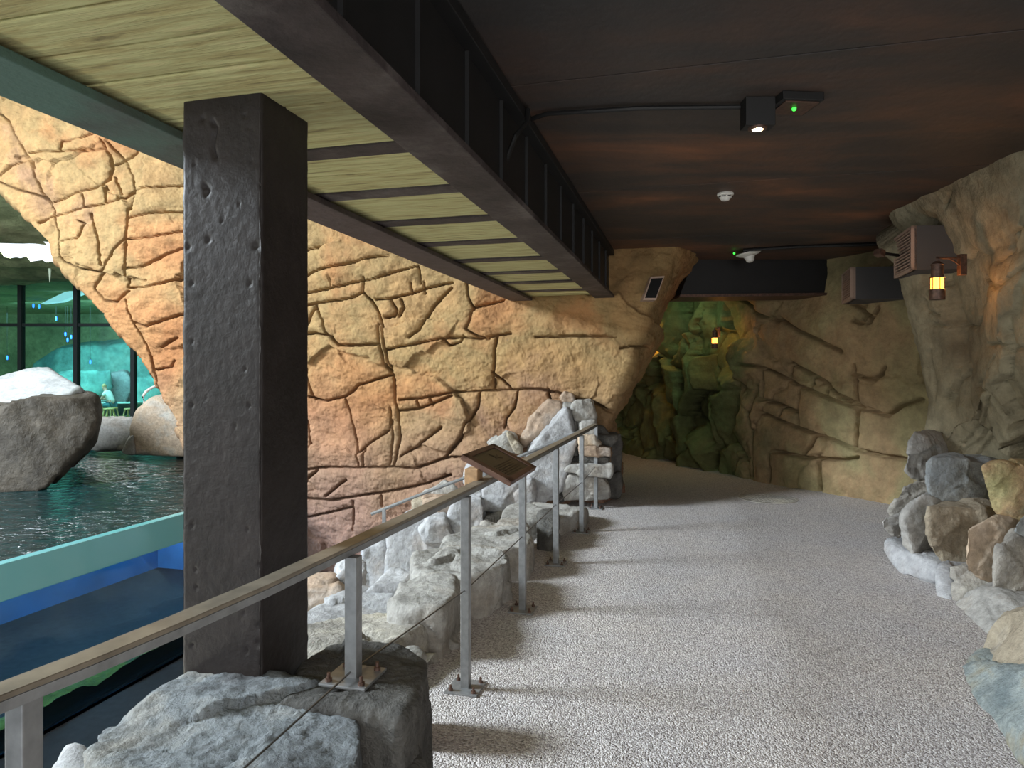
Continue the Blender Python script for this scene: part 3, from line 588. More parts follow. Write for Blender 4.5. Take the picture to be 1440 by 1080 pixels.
# ------------------------------------------------------------------ stones along the right wall
RB = ((1220, 560), 3.86); RC = ((1220, 760), 3.373); RD = dict(dirv=(.75, .5))
for nm, cr, poly, Y, th, mt, lb in [
    ('rock', RB, [(250, 172), (290, 195), (345, 260), (358, 320), (335, 440), (240, 428), (203, 385), (232, 240)], 6.0, .5, 'cream', 'pointed pale slab standing on edge at the far end of the right stone pile'),
    ('rock', RB, [(305, 325), (450, 328), (632, 350), (628, 575), (500, 575), (430, 562), (340, 515), (300, 440)], 5.45, .8, 'blue', 'blue-grey block under the rock wall on the right, left of the yellow stone'),
    ('rock', RB, [(622, 368), (700, 360), (960, 390), (980, 640), (800, 682), (720, 655), (640, 602), (620, 560)], 4.85, .8, 'yellow', 'yellow and orange stone at the right edge'),
    ('rock', RB, [(112, 605), (165, 500), (230, 458), (345, 448), (350, 530), (200, 610), (140, 638)], 5.95, .6, 'grey', 'flat grey wedge stone lying below the pointed slab'),
    ('rock', RB, [(78, 665), (100, 645), (170, 640), (170, 760), (120, 745), (80, 712)], 5.75, .4, 'cream', 'small pale block sticking out over the path on the right'),
    ('rock', RB, [(165, 625), (210, 575), (310, 528), (425, 560), (330, 690), (308, 775), (240, 858), (130, 805), (135, 700)], 5.45, .7, 'cream', 'rounded cream boulder on the right pile, below the grey wedge'),
    ('rock', RB, [(303, 580), (480, 585), (620, 608), (655, 660), (560, 700), (545, 915), (400, 893), (350, 872), (300, 770)], 5.2, .7, 'brown', 'squarish brown stone in the middle of the right pile'),
    ('rock', RB, [(540, 700), (650, 648), (775, 670), (745, 750), (705, 800), (665, 1025), (560, 980), (538, 900)], 4.8, .6, 'orange', 'upright orange stone right of the brown one'),
    ('rock', RB, [(700, 760), (760, 745), (980, 745), (1000, 1180), (800, 1170), (690, 1110), (662, 1020)], 4.55, .6, 'grey', 'tall grey stone at the right edge below the yellow one'),
    ('rock', RB, [(780, 725), (830, 650), (960, 590), (980, 760), (860, 760)], 4.5, .4, 'blue', 'small bluish stone wedged under the yellow stone at the right edge')]:
    face_rock(nm, *cr, poly, Y, th, M and mt, lb, 'piled stones along the right wall', vox=.013, rough=.028, smooth=2, **RD)
GR = 'piled stones along the right wall'
def gy(py): return EYE*F/(py-HY)
def ground_face(cr, poly, top, mt, lb, th=.6, **kw):
    """front face leaning back: points below `top` crop row follow the floor line, others stand above it"""
    Ys = []
    for (x, y), t in zip(poly, top): Ys.append(t)
    return face_rock('rock', *cr, poly, Ys, th, mt, lb, GR, vox=.016, smooth=2, **RD, **kw)
ground_face(RB, [(108, 760), (140, 805), (250, 868), (382, 905), (385, 1035), (260, 990), (150, 932), (104, 830)], [5.9, 5.7, 5.45, 5.2, 5.1, 5.3, 5.55, 5.8], 'white', 'whitish stone at floor level under the cream boulder', rough=.02)
ground_face(RB, [(380, 905), (455, 922), (458, 1150), (392, 1112), (380, 1035)], [5.1, 5.05, 4.75, 4.85, 5.0], 'white', 'narrow bluish white stone at floor level in the right pile', rough=.012)
ground_face(RB, [(452, 922), (545, 915), (665, 1030), (560, 1080), (460, 1140)], [5.0, 4.95, 4.75, 4.75, 4.8], 'grey', 'rough grey stone below the brown one at floor level', rough=.02)
ground_face(RC, [(395, 325), (480, 262), (580, 218), (650, 290), (742, 335), (800, 420), (620, 440), (540, 485), (510, 450), (425, 385)], [4.75, 4.7, 4.6, 4.4, 4.2, 4.1, 4.1, 4.2, 4.35, 4.6], 'cream', 'smooth beige stone at the floor in front of the tall grey one', rough=.03)
ground_face(RC, [(513, 548), (555, 455), (630, 388), (742, 362), (950, 330), (980, 760), (742, 680), (600, 620)], [3.95, 4.0, 3.9, 3.7, 3.3, 3.0, 3.5, 3.8], 'brown', 'folded brown-grey boulder above the blue-green one at the right edge', rough=.06)
ground_face(RC, [(428, 570), (520, 572), (742, 632), (980, 700), (1010, 1250), (742, 1066), (660, 1012), (560, 900), (470, 735)], [3.85, 3.75, 3.3, 2.9, 2.45, 2.75, 2.95, 3.2, 3.55], 'seastone', 'blue-green boulder nearest on the right, at floor level', th=.8, rough=.03)
# ------------------------------------------------------------------ beams, boards
BZ = 2.52; BT = 2.575
def girder(name, V0, V1, Vw, side, lab, mat_f, stiff):
    root = empty(name, W(4, (V0+V1)/2, BZ)); tag(root, lab, 'beam')
    inv = Matrix.Translation(-root.location)
    def part(mbb, n, m):
        mbb.bm.transform(inv); return mbb.build(n, m, root)
    nU = 120; g = []
    part(MB().obox(-3, 8.75, V0, V1, BZ, BZ+.035, bevel=.006), 'bottom_flange', mat_f)
    part(MB().obox(-3, 8.75, Vw-.012, Vw+.05, BZ+.03, 3.07), 'web', M['blackpaint'])
    part(MB().obox(-3, 8.75, V0+.02, V1, 3.03, 3.09, bevel=.006), 'top_flange', M['blackpaint'])
    for U in stiff: part(MB().obox(U-.009, U+.009, Vw, Vw+.068, BZ+.035, 3.03), 'stiffener', M['blackpaint'])
    return root
girder('steel_beam', -1.14, -.90, -1.02, 1, 'deep dark steel beam overhead along the ceiling edge with vertical stiffeners', M['steelpaint'], [2.32+.565*k for k in range(-3, 11)])
girder('steel_beam', -2.22, -1.94, -2.08, 1, 'slimmer overhead beam on the pool side of the boarding, greenish near the camera', M['twotone'], [])
bd = empty('board_soffit', W(4, -1.5, BT)); tag(bd, 'greenish weathered board soffit between the two overhead beams', 'soffit')
inv = Matrix.Translation(-bd.location)
cross = [2.70, 3.38, 4.08, 4.81, 5.6, 6.36, 7.1, 7.84, 8.5]
edges = [-3.0]; u = -3.0
while u < 2.6: u += random.choice((.2, .27, .33)); edges.append(min(u, 2.66))
for a, b in zip(edges, edges[1:]):
    m = MB().obox(a+.004, b-.004, -2.07, -1.03, BT+random.uniform(-.006, .004), BT+.05, bevel=.006); m.bm.transform(inv); m.build('board', M['board'], bd)
for a, b in zip(cross, cross[1:]):
    h = (a+b)/2
    for s, e in ((a+.06, h), (h, b-.06)):
        m = MB().obox(s+.002, e-.002, -2.07, -1.03, BT+random.uniform(-.004, .004), BT+.05, bevel=.005); m.bm.transform(inv); m.build('board', M['board'], bd)
m = MB().obox(-3, 8.7, -2.07, -1.03, 2.66, 2.70); m.bm.transform(inv); m.build('deck_backing', M['blackpaint'], bd)
for k, U in enumerate(cross):
    m = MB().obox(U-.068, U+.068, -2.06, -1.03, BT-.012, BT+.06, bevel=.004); o = m.build('cross_joist', M['steelpaint'])
    tag(o, 'dark cross joist between green boards, number unclear' if False else ['dark joist nearest the column, crossing the boards', 'second dark joist beyond the column', 'third dark joist beyond the column', 'fourth dark joist beyond the column', 'fifth dark joist beyond the column', 'fourth last joist before the rock wall', 'third last joist before the rock wall', 'second last joist before the rock wall', 'farthest joist, at the rock wall'][k], 'joist', 'dark cross joists under the walkway')
# ------------------------------------------------------------------ column
def column():
    nc = W(0, 0, 0); c0 = P(368, 962, 2.357); h0, h1 = -.6, BT+.006
    w, d = .325, .30
    a = np.array((-CT, ST, 0)); b = np.array((ST, CT, 0))
    per = [(a, w), (b, d), (-a, w), (-b, d)]
    # ring starting at the near corner, going left, back, right
    p = np.array((c0[0], c0[1], 0)); ring = []; st = .006
    cur = p.copy()
    for dv, ln in per:
        n = int(ln/st)
        for i in range(n): ring.append(cur+dv*ln*i/n)
        cur = cur+dv*ln
    ring.append(ring[0]); ring = np.array(ring); zz = np.arange(h0, h1+.004, .009); zz[-1] = h1
    Q = np.repeat(ring[None], len(zz), 0); Q[..., 2] = zz[:, None]
    cen = p+a*w/2+b*d/2
    n = Q-cen; n[..., 2] = 0
    loc = np.stack([(n@a)/(w/2), (n@b)/(d/2)], -1); nn = np.where(np.abs(loc[..., :1]) > np.abs(loc[..., 1:]), np.sign(loc[..., :1])*a, np.sign(loc[..., 1:])*b)
    q = Q.reshape(-1, 3); sh = Q.shape[:2]
    out = fbm(q, 3, 3).reshape(sh)*.0018+fbm(q, 30, 2).reshape(sh)*.0012
    corner = np.minimum(1-np.abs(loc[..., 0]), 9)*0
    edge = np.maximum(np.abs(loc[..., 0]), np.abs(loc[..., 1])); both = np.minimum(np.abs(loc[..., 0]), np.abs(loc[..., 1]))
    out += -np.clip((both-.955)/.045, 0, 1)*.008*(1+1.5*fbm(q, 12, 3).reshape(sh))
    pj = np.stack([CX+F*Q[..., 0]/Q[..., 1], HY-F*(Q[..., 2]-EYE)/Q[..., 1]], -1)
    front = (nn@b) < -.5
    side = (nn@a) < -.5
    pits = [(285, 167, 4), (333, 151, 2.2), (344, 163, 2.5), (273, 230, 2.5), (308, 226, 2), (353, 226, 2.5), (292, 337, 4.5), (264, 347, 5), (336, 286, 2), (360, 346, 6), (312, 310, 1.8), (350, 181, 1.5), (265, 255, 1.5),
            (270, 739, 3.2), (348, 744, 3.2), (270, 908, 3.2), (347, 915, 3.0), (362, 905, 5), (364, 880, 4), (365, 795, 3), (275, 801, 2), (276, 825, 3), (290, 560, 2), (330, 600, 2), (300, 640, 1.8), (345, 520, 2), (270, 480, 2), (368, 260, 3), (351, 398, 3), (270, 398, 3), (270, 570, 3), (350, 570, 3),
            (337, 855, 2), (343, 862, 2), (339, 870, 2), (346, 878, 1.8), (300, 195, 0)]
    for x, y, r in pits:
        if r: out -= front*.010*np.exp(-(((pj[..., 0]-x)**2+(pj[..., 1]-y)**2)/(r*r*.5)))
    Ln = [np.array([(299, 170), (304, 180), (300, 195), (299, 208), (303, 221)]), np.array([(288, 262), (293, 268), (290, 273)])]
    dd = crack_dist(Q, Ln, .002); out -= front*.014*np.exp(-(dd/.006)**2)
    Q = Q+nn*out[..., None]
    Q[-1, :, 2] = h1
    grid = grid_mesh('column', Q, M['column'], flip=True)
    return grid
co = column(); tag(co, 'thick dark square column holding up the boarded walkway', 'column')
# ------------------------------------------------------------------ railing
rp = [(-330, 1110), (0, 977), (250, 878), (497, 766), (655, 688), (735, 650), (782, 626), (818, 607), (837, 596)]
RZ = 1.0
pts = [atz(x, y, RZ) for x, y in [(-420, 1148), (-160, 1043), (0, 977), (120, 930), (250, 876), (370, 824), (497, 765), (655, 689), (735, 650), (782, 625.5), (818, 607), (837, 597)]]
root = empty('railing', (pts[7][0], pts[7][1], 0)); tag(root, 'long steel railing with square posts running along the path past the column', 'railing')
inv = Matrix.Translation(-root.location)
def rpart(m, n, mat, sm=False): m.bm.transform(inv); return m.build(n, mat, root, sm)
rpart(MB().bar([p-np.array((0, 0, .028)) for p in pts], .045, .026, 0), 'rail_channel', M['steel'])
rpart(MB().bar([p for p in pts], .062, .012, 0), 'rail_cap', M['steelwarm'])
posts = [((655, 968), 0.0), ((735, 858), 0.0), ((782, 793), 0.0), ((818, 748), 0.0), ((838, 715), 0.0)]
ppos = [atz(px, py, 0.0) for (px, py), _ in posts]
plate_pos = []
for q in ppos: plate_pos.append((q, 0.0))
q = P(497, 952, 2.34); plate_pos.insert(0, (np.array((q[0], q[1], .0)), .555))
q = P(34, 985, 1.32); plate_pos.insert(0, (np.array((q[0], q[1], 0)), -.35))
def rail_xy(Y):
    a = np.array(pts); X = np.interp(Y, a[:, 1], a[:, 0]); return X
for q, z in plate_pos:
    X = q[0]; Y = q[1]
    Mx = Matrix.Translation(Vector((X, Y, 0))) @ Matrix.Rotation(-TH, 4, 'Z')
    po = rpart(MB().box((-.022, -.022, z), (.022, .022, RZ-.026), Mx, bevel=.003), 'post', M['steel'])
    m = MB().box((-.085, -.085, z), (.085, .085, z+.01), Mx, bevel=.003); m.bm.transform(inv); m.build('base_plate', M['steel'], po)
    for sx in (-1, 1):
        for sy in (-1, 1):
            m = MB().lathe([(.012, 0), (.012, .01), (.006, .011), (.006, .028)], (0, 0, 0), 8); m.bm.transform(inv @ Mx @ Matrix.Translation((sx*.06, sy*.06, z+.01))); m.build('bolt', M['bronze'], po)
# mid-height wire
wire = [atz(x, y, .507) for x, y in [(352, 1079), (368, 1062), (497, 952), (648, 827), (735, 760), (780, 708), (820, 673), (838, 656)]]
wp = []
for Y, X in sorted([(p[1], p[0]) for p in [q for q, z in plate_pos[1:]]]): wp.append((X, Y, .50))
w0 = np.array(wp[0]); 
wp = [tuple(w0+(w0-np.array(wp[1]))*1.3)]+wp
wp[0] = (wp[0][0], wp[0][1], .55); wp[1] = (wp[1][0], wp[1][1], .585)
rpart(MB().tube(wp, .0035, 6), 'wire', M['cable'])
# lower railing going down behind the slabs
lr = [P(522, 723, 7.95), P(600, 692, 8.0), P(680, 662, 8.05), P(760, 630, 8.08), P(836, 598, 8.12)]
root2 = empty('railing', (lr[2][0], lr[2][1], 0)); tag(root2, 'thin pale steel railing descending behind the slabs along the tan wall', 'railing')
inv = Matrix.Translation(-root2.location)
m = MB().tube(lr, .019, 10); m.bm.transform(inv); m.build('handrail', M['steel'], root2, True)
for p, zb in ((P(540, 715, 7.95), P(540, 815, 7.95)[2]), (P(681, 664, 8.04), P(681, 742, 8.04)[2])):
    m = MB().box((p[0]-.02, p[1]-.02, zb-.12), (p[0]+.02, p[1]+.02, p[2]), None, .003); m.bm.transform(inv); m.build('post', M['steel'], root2)
w = [np.array(P(540, 770, 7.95)), np.array(P(681, 702, 8.04))]
m = MB().tube([w[0]+(w[0]-w[1])*.1, w[1]], .003, 5); m.bm.transform(inv); m.build('wire', M['cable'], root2)
# ------------------------------------------------------------------ information sign on the railing
sc = np.array((-.065, 4.05, 1.07)); r_ = np.array((.255, .967, 0)); r_ /= np.linalg.norm(r_)
p_ = np.array((.967*.9, -.255*.9, -.44)); p_ /= np.linalg.norm(p_); n_ = np.cross(p_, r_)
if n_[2] < 0: n_ = -n_
SM = Matrix(((r_[0], p_[0], n_[0], sc[0]), (r_[1], p_[1], n_[1], sc[1]), (r_[2], p_[2], n_[2], sc[2]), (0, 0, 0, 1)))
sg = empty('information_sign', sc); tag(sg, 'tilted brown-framed information sign mounted on the railing', 'sign')
inv = Matrix.Translation(-sg.location)
def spart(m, n, mat, Mx=SM): m.bm.transform(inv @ Mx if Mx is not None else inv); return m.build(n, mat, sg)
m = MB(); A, B_ = .31, .158
m.box((-A, -B_, -.018), (A, B_, .004), None, .002)
for lo, hi in (((-A, -B_, .0), (A, -B_+.035, .012)), ((-A, B_-.035, 0), (A, B_, .012)), ((-A, -B_, 0), (-A+.07, B_, .012)), ((A-.07, -B_, 0), (A, B_, .012))): m.box(lo, hi, None, .002)
spart(m, 'frame', M['signbrown'])
pn = spart(MB().box((-A+.07, -B_+.035, .003), (A-.07, B_-.035, .007)), 'panel', M['signdark'])
m = MB()
m.prism([(-.0, -.09, .0075), (.06, -.055, .0075), (.12, -.075, .0075), (.075, -.045, .0075), (.10, -.02, .0075), (.045, -.04, .0075), (-.01, -.03, .0075), (.02, -.055, .0075)], (0, 0, 0), (0, 0, .001))
spart(m, 'bird_picture', M['signink']); m = MB()
m.prism([(-.16, .06, .0075), (-.14, .045, .0075), (-.12, .065, .0075), (-.14, .085, .0075)], (0, 0, 0), (0, 0, .001))
spart(m, 'small_picture', M['signink'])
m = MB()
for k in range(6): m.box((-.2, .01+.018*k, .007), (.17-.03*(k % 3), .016+.018*k, .0082))
spart(m, 'text_lines', M['signink'])
Mr = Matrix.Translation(Vector(atz(668, 682, .98))) @ Matrix.Rotation(-TH, 4, 'Z')
spart(MB().box((-.045, -.05, -.01), (.03, .05, .095), Mr, .004), 'wooden_block', M['woodblock'], None)
b2 = atz(718, 659, 1.0)
spart(MB().box((b2[0]-.03, b2[1]-.03, .98), (b2[0]+.03, b2[1]+.03, 1.06), None, .004), 'bracket', M['black'], None)
# ------------------------------------------------------------------ ceiling fittings
def at_ceiling(px, py, dz=0): return P(px, py, (3.1-dz-EYE)*F/(HY-py))
q = at_ceiling(1070, 135); sp = empty('ceiling_spotlight', (q[0], q[1], 3.1)); tag(sp, 'black cube ceiling spotlight with a small warm lit lens', 'light')
RZm = Matrix.Rotation(0, 4, 'Z')
MB().box((-.08, -.0, -.155), (.08, .10, 0), None, .003).build('housing', M['black'], sp)
MB().lathe([(.052, 0), (.05, -.008), (.03, -.01), (.03, 0)], (0, .05, -.155), 24).build('lens_ring', M['bronze'], sp, True)
MB().lathe([(.028, -.002), (.028, -.011), (.02, -.014)], (0, .05, -.155), 20).build('lens', M['lampwhite'], sp, True)
q = at_ceiling(1133, 128); em = empty('emergency_light', (q[0], q[1], 3.1)); tag(em, 'flat dark emergency light with a green led beside the cube spotlight', 'light')
MB().box((-.125, .0, -.045), (.105, .22, 0), Matrix.Rotation(.1, 4, 'Z'), .004).build('housing', M['black'], em)
MB().box((-.1, .02, -.052), (.09, .2, -.044), Matrix.Rotation(.1, 4, 'Z'), .003).build('cover', M['bronze'], em)
MB().lathe([(.012, 0), (.010, -.012), (.004, -.015)], (-.02, .10, -.052), 10).build('led', M['ledgreen'], em)
q = at_ceiling(1020, 272); sd = empty('smoke_detector', (q[0], q[1], 3.1)); tag(sd, 'small round white smoke detector in the middle of the brown ceiling', 'detector')
MB().lathe([(.066, 0), (.068, -.012), (.062, -.02)], (0, 0, 0), 28).build('base', M['whiteplastic'], sd, True)
MB().lathe([(.056, -.02), (.06, -.026), (.052, -.034), (.03, -.058), (.012, -.062)], (0, 0, 0), 28).build('cap', M['whiteplastic'], sd, True)
m = MB()
for k in range(8):
    a = k*PI/4+.3; m.box((.0, -.014, -.034), (.059, .014, -.028), Matrix.Rotation(a, 4, 'Z'))
m.build('vent_slots', M['black'], sd)
q = at_ceiling(1052, 352); an = empty('dome_antenna', (q[0], q[1], 3.1)); tag(an, 'white mushroom-shaped dome hanging tilted near the far end of the ceiling', 'antenna')
ax = Matrix.Rotation(math.radians(-12), 4, 'Y')
MB().lathe([(.15, -.03), (.152, -.04), (.12, -.06), (.07, -.075), (.055, -.10), (.045, -.135), (.02, -.15)], (0, 0, 0), 32, ax).build('dome', M['whiteplastic'], an, True)
MB().box((-.04, -.04, -.035), (.04, .04, 0)).build('mount', M['black'], an)
MB().lathe([(.012, -.03), (.012, -.045)], (-.17, 0, 0), 8).build('led', M['ledgreen'], an)
# conduits
def ceilp(px, py, dz): q = at_ceiling(px, py, dz); return q
cd = MB().tube([ceilp(1052, 150, .02), ceilp(900, 152, .02), ceilp(770, 160, .02), ceilp(745, 168, .02), W(3.72, -.885, 3.075), W(3.70, -.885, 3.0), W(3.62, -.93, 2.9), W(3.6, -1.0, 2.7)], .014, 8).build('conduit', M['black'], None, True)
tag(cd, 'black cable conduit from the cube spotlight across to the deep beam', 'conduit')
cd = MB().tube([ceilp(1045, 352, .02), ceilp(1120, 347, .02), ceilp(1240, 343, .02)], .02, 8).build('conduit', M['black'], None, True)
tag(cd, 'black conduit beside the white dome running to the rock wall', 'conduit')
# dark lintel over the recess
ln = MB().prism([P(955, 418, 9.0), P(1170, 415, 9.0), P(1168, 340, 9.0), P(985, 340, 9.0)], (0, 0, 0), (0, .5, 0)).build('lintel_beam', M['blackpaint'])
tag(ln, 'dark lintel beam over the entrance of the shaded recess', 'beam')
ln2 = MB().prism([P(955, 418, 8.96), P(1170, 415, 8.96), P(1170, 411.5, 8.96), P(957, 414, 8.96)], (0, 0, 0), (0, .56, 0)).build('lintel_lip', M['bronze'], ln)
# manhole
q = atz(1080, 701, 0); mh = empty('manhole_cover', (q[0], q[1], .0)); tag(mh, 'round metal manhole cover set in the path', 'manhole cover')
MB().lathe([(.36, -.02), (.36, .004), (.33, .005), (.33, -.02)], (0, 0, 0), 48).build('ring', M['grey'], mh)
m = MB().lathe([(.325, -.02), (.325, .003)], (0, 0, 0), 48)
for i in range(-6, 7):
    for j in range(-6, 7):
        if i*i+j*j < 38: m.box((i*.048-.016, j*.048-.016, .002), (i*.048+.016, j*.048+.016, .008))
m.build('lid', M['grey'], mh)
# ------------------------------------------------------------------ vents, camera and lanterns on the rock
def vent(n, f, z0t, z0b, lab, ext, nsl):
    """near corner n, far corner f (x,y) of the louvred face"""
    n = Vector((n[0], n[1], 0)); f = Vector((f[0], f[1], 0)); d = (f-n).normalized(); ln = (f-n).length
    back = Vector((ext[0], ext[1], 0))
    root = empty('air_vent', (n.x, n.y, z0b)); tag(root, lab, 'vent', 'louvred air vents high in the rock')
    inv = Matrix.Translation(-root.location); zv = Vector((0, 0, 1)); H = z0t-z0b
    def P4(a, z): p = n+d*a; return Vector((p.x, p.y, z0b+z))
    m = MB().prism([P4(0, 0), P4(ln, 0), P4(ln, H), P4(0, H)], back*.03, back); m.bm.transform(inv); m.build('casing', M['ventbox'], root)
    m = MB()
    t = .022
    for a0, a1, h0, h1 in ((0, ln, 0, t), (0, ln, H-t, H), (0, t, 0, H), (ln-t, ln, 0, H)):
        m.prism([P4(a0, h0), P4(a1, h0), P4(a1, h1), P4(a0, h1)], back*-.02, back*.06)
    m.bm.transform(inv); m.build('frame', M['vent'], root)
    m = MB().prism([P4(.01, .01), P4(ln-.01, .01), P4(ln-.01, H-.01), P4(.01, H-.01)], back*.025, back*.05); m.bm.transform(inv); m.build('gap_shade', M['darkvoid'], root)  # dark plate put in as the shade between the slats
    for k in range(nsl):
        h = t+(H-2*t)*(k+.25)/nsl; m = MB().prism([P4(t, h), P4(ln-t, h), P4(ln-t, h+(H-2*t)/nsl*.42), P4(t, h+(H-2*t)/nsl*.42)], back*-.015, back*.024); m.bm.transform(inv); m.build('slat', M['vent'], root)
vent((3.93, 7.9), (4.12, 8.5), 2.83, 2.46, 'smaller louvred vent box on the far rock, left of the pair', (.75, -.1), 12)
vent((3.42, 5.83), (3.58, 6.38), 2.86, 2.485, 'larger louvred vent box on the right rock beside the lantern', (.55, -.08), 12)
cp = P(1237, 356, 5.95); cm = empty('security_camera', cp); tag(cm, 'small dark box camera on the rock between the two vents', 'camera')
MB().box((-.035, -.035, -.028), (.03, .035, .028), Matrix.Rotation(.5, 4, 'Z') @ Matrix.Rotation(.3, 4, 'Y'), .006).build('body', M['bronze'], cm)
MB().tube([(.02, .03, .0), (.1, .12, .02), (.35, .3, .03)], .014, 8).build('mount', M['black'], cm)
def lantern(pos, arm, lab, power, s=1.0):
    root = empty('wall_lantern', pos); tag(root, lab, 'lantern', 'amber wall lanterns')
    root.scale = (s, s, s)
    MB().lathe([(.052, -.29), (.054, -.285), (.054, -.215), (.050, -.21)], seg=24).build('base', M['bronze'], root, True)
    MB().lathe([(.044, -.21), (.044, -.125)], seg=20).build('glass', M['amber'], root, True)
    for k in range(6):
        a = k*PI/3+.35; MB().tube([(.047*math.cos(a), .047*math.sin(a), -.21), (.047*math.cos(a), .047*math.sin(a), -.122)], .0035, 6).build('bar', M['bronze'], root)
    MB().lathe([(.052, -.125), (.054, -.122), (.052, -.118), (.043, -.116), (.041, -.03), (.047, -.028), (.047, -.02), (.03, -.008), (.018, .004)], seg=24).build('chimney', M['bronze'], root, True)
    MB().tube([(0, 0, 0), (0, 0, .03)], .006, 8).build('hook', M['bronze'], root)
    ax, ay = arm
    b = MB().tube([(-.03*ax, -.03*ay, .03), (ax, ay, .03)], .009, 8)
    b.tube([(ax*.5, ay*.5, .025), (ax*.75, ay*.75, .0), (ax, ay, -.04)], .006, 6)
    b.build('arm', M['bronze'], root)
    MB().box((ax-.018, ay-.018, -.1), (ax+.03, ay+.03, .06), None, .003).build('wall_plate', M['bronze'], root)
    ld = bpy.data.lights.new('lantern_flame', 'POINT'); ld.energy = power; ld.color = (1, .42, .10); ld.shadow_soft_size = .045
    lo = bpy.data.objects.new('lantern_flame', ld); COL.objects.link(lo); lo.location = Vector(pos)+Vector((ax*.42, ay*.42, -.17)); return root
q = P(1318, 368, 5.2); lantern((q[0], q[1], q[2]), (.20, .02), 'lit amber lantern on a bracket on the right rock wall, larger in view', 2.6, 1.0)
q = P(1005, 464, 10.6); lantern((q[0], q[1], q[2]), (.12, .22), 'lit amber lantern deep in the dark recess', 4, 1.0)
q = P(912, 462, 12.2); lantern((q[0], q[1], q[2]), (.12, .3), 'lantern glowing behind the edge of the tan rock wall', 12, 1.0)
# dark slot in the top of the pillar
sl = empty('wall_slot', P(918, 404, 8.02)); tag(sl, 'small dark slanted opening with a pale rim, high on the rock pillar', 'opening')
pl = [P(907, 419, 8.02), P(922, 419, 8.02), P(932, 391, 8.02), P(916, 392, 8.02)]
cc = np.mean(pl, axis=0)
invs = Matrix.Translation(-Vector(sl.location))
m = MB().prism([cc+(p-cc)*1.2 for p in pl], (0, 0, 0), (0, .6, 0)); m.bm.transform(invs); m.build('rim', M['vent'], sl)
m = MB().prism(pl, (0, -.01, 0), (0, .02, 0)); m.bm.transform(invs); m.build('opening', M['darkvoid'], sl)
# ------------------------------------------------------------------ pool
VG = -5.6
def vplane(px, V=VG):
    k = (px-CX)/F; Y = V/(k*CT-ST); return Y
mb = MB(); poly = [W(-6, VG-.1, -.03), W(9.5, VG-.1, -.03), (-1.0, 13.5, -.03), (0, 21.0, -.03), (-22, 21.0, -.03), (-22, -4, -.03)]
bmw = bmesh.new(); vs = [bmw.verts.new(p) for p in poly]; bmw.faces.new(vs)
me = bpy.data.meshes.new('pool_water'); bmw.to_mesh(me); bmw.free(); wt = link('pool_water', me, M['water']); tag(wt, 'rippled dark green pool water beyond the acrylic wall', 'water', kind='stuff')
ac = empty('pool_window', W(3, VG, -1.6)); tag(ac, 'long acrylic pool window showing blue water, left of the column', 'window')
inv = Matrix.Translation(-ac.location)
for a, b in ((-6, -1), (-1, 3.4), (3.4, 9.4)):
    m = MB().obox(a+.01, b-.01, VG-.06, VG, -1.6, -.32); m.bm.transform(inv); m.build('panel', M['acrylic'], ac)
m = MB().obox(-6, 9.4, VG-.1, VG+.01, -.32, .0, bevel=.01); m.bm.transform(inv); m.build('rim', M['waterband'], ac)  # solid strip in place of the light band seen through the acrylic
m = MB().obox(-6, 9.4, -8.6, -8.5, -2.6, -.04); o = m.build('wall_tank', M['bluewall']); o['kind'] = 'structure'
m = MB().obox(-6, 9.4, -8.6, VG+.02, -2.7, -2.6); m.obox(-6, 9.4, VG-.02, VG+.06, -2.6, -1.6); m.obox(9.4, 9.5, -8.6, VG, -2.7, -.04); m.obox(-6.1, -6, -8.6, VG, -2.7, -.04); o = m.build('floor_tank', plain('pale_blue_tank_floor', (84, 150, 206), .8, noise=.1, nscale=1.5)); o['kind'] = 'structure'
pts_ = []
u = np.arange(-2, 9.3, .05); w_ = np.linspace(0, 1, 14); Uu, Ww = np.meshgrid(u, w_); Vv = VG-.1-Ww*.9
Q = np.stack([Vv*CT+Uu*ST, -Vv*ST+Uu*CT, -1.42-.5*Ww**2], -1); q_ = Q.reshape(-1, 3); Q[..., 2] += (fbm(q_, 1.6, 4)*.16).reshape(Uu.shape)
o = grid_mesh('tank_bed', Q, M['moss'], flip=True); o['kind'] = 'structure'
# rocks in the pool
face_rock('boulder', *PX, [(-160, 575), (0, 562), (135, 560), (138, 590), (128, 640), (108, 672), (60, 690), (-120, 700)], [9.3, 9.6, 10.2, 10.2, 10.0, 9.8, 9.5, 9.2], 2.2, 'darkrock', 'dark overhanging boulder rising from the pool on the left', vox=.05, rough=.12, fine=.02)
face_rock('rock', *PX, [(-120, 568), (-20, 545), (10, 540), (45, 522), (68, 520), (85, 535), (105, 556), (137, 563), (100, 572), (-60, 580)], [10.0, 10.4, 10.5, 10.7, 10.8, 10.6, 10.4, 10.2, 10.0, 9.8], 1.4, 'snow', 'sunlit white rock crest on top of the dark pool boulder', vox=.04, rough=.07, fine=.015)
face_rock('boulder', *PX, [(120, 635), (128, 605), (140, 590), (187, 588), (190, 634)], 13.5, 1.2, 'cream', 'low cream rock at the far edge of the pool', vox=.05, rough=.06)
face_rock('boulder', *PX, [(186, 640), (184, 605), (195, 580), (215, 563), (245, 556), (300, 570), (300, 645)], 13.0, 1.8, 'orange', 'rounded orange-stained boulder at the far pool edge beside the tan arch', vox=.05, rough=.06)
face_rock('rock', *PX, [(172, 637), (180, 618), (187, 612), (190, 640)], 12.9, .4, 'cream', 'small pale stone at the water beside the rounded boulder', vox=.03, rough=.02)
face_rock('rock', *PX, [(165, 633), (167, 627), (176, 627), (177, 634)], 13.2, .3, 'cream', 'tiny square stone at the far water edge', vox=.03, rough=.01)
# far bank
o = MB().box((-24, 14.6, -.5), (1, 30, -.12)).build('floor_far', M['greenroof']); o['kind'] = 'structure'
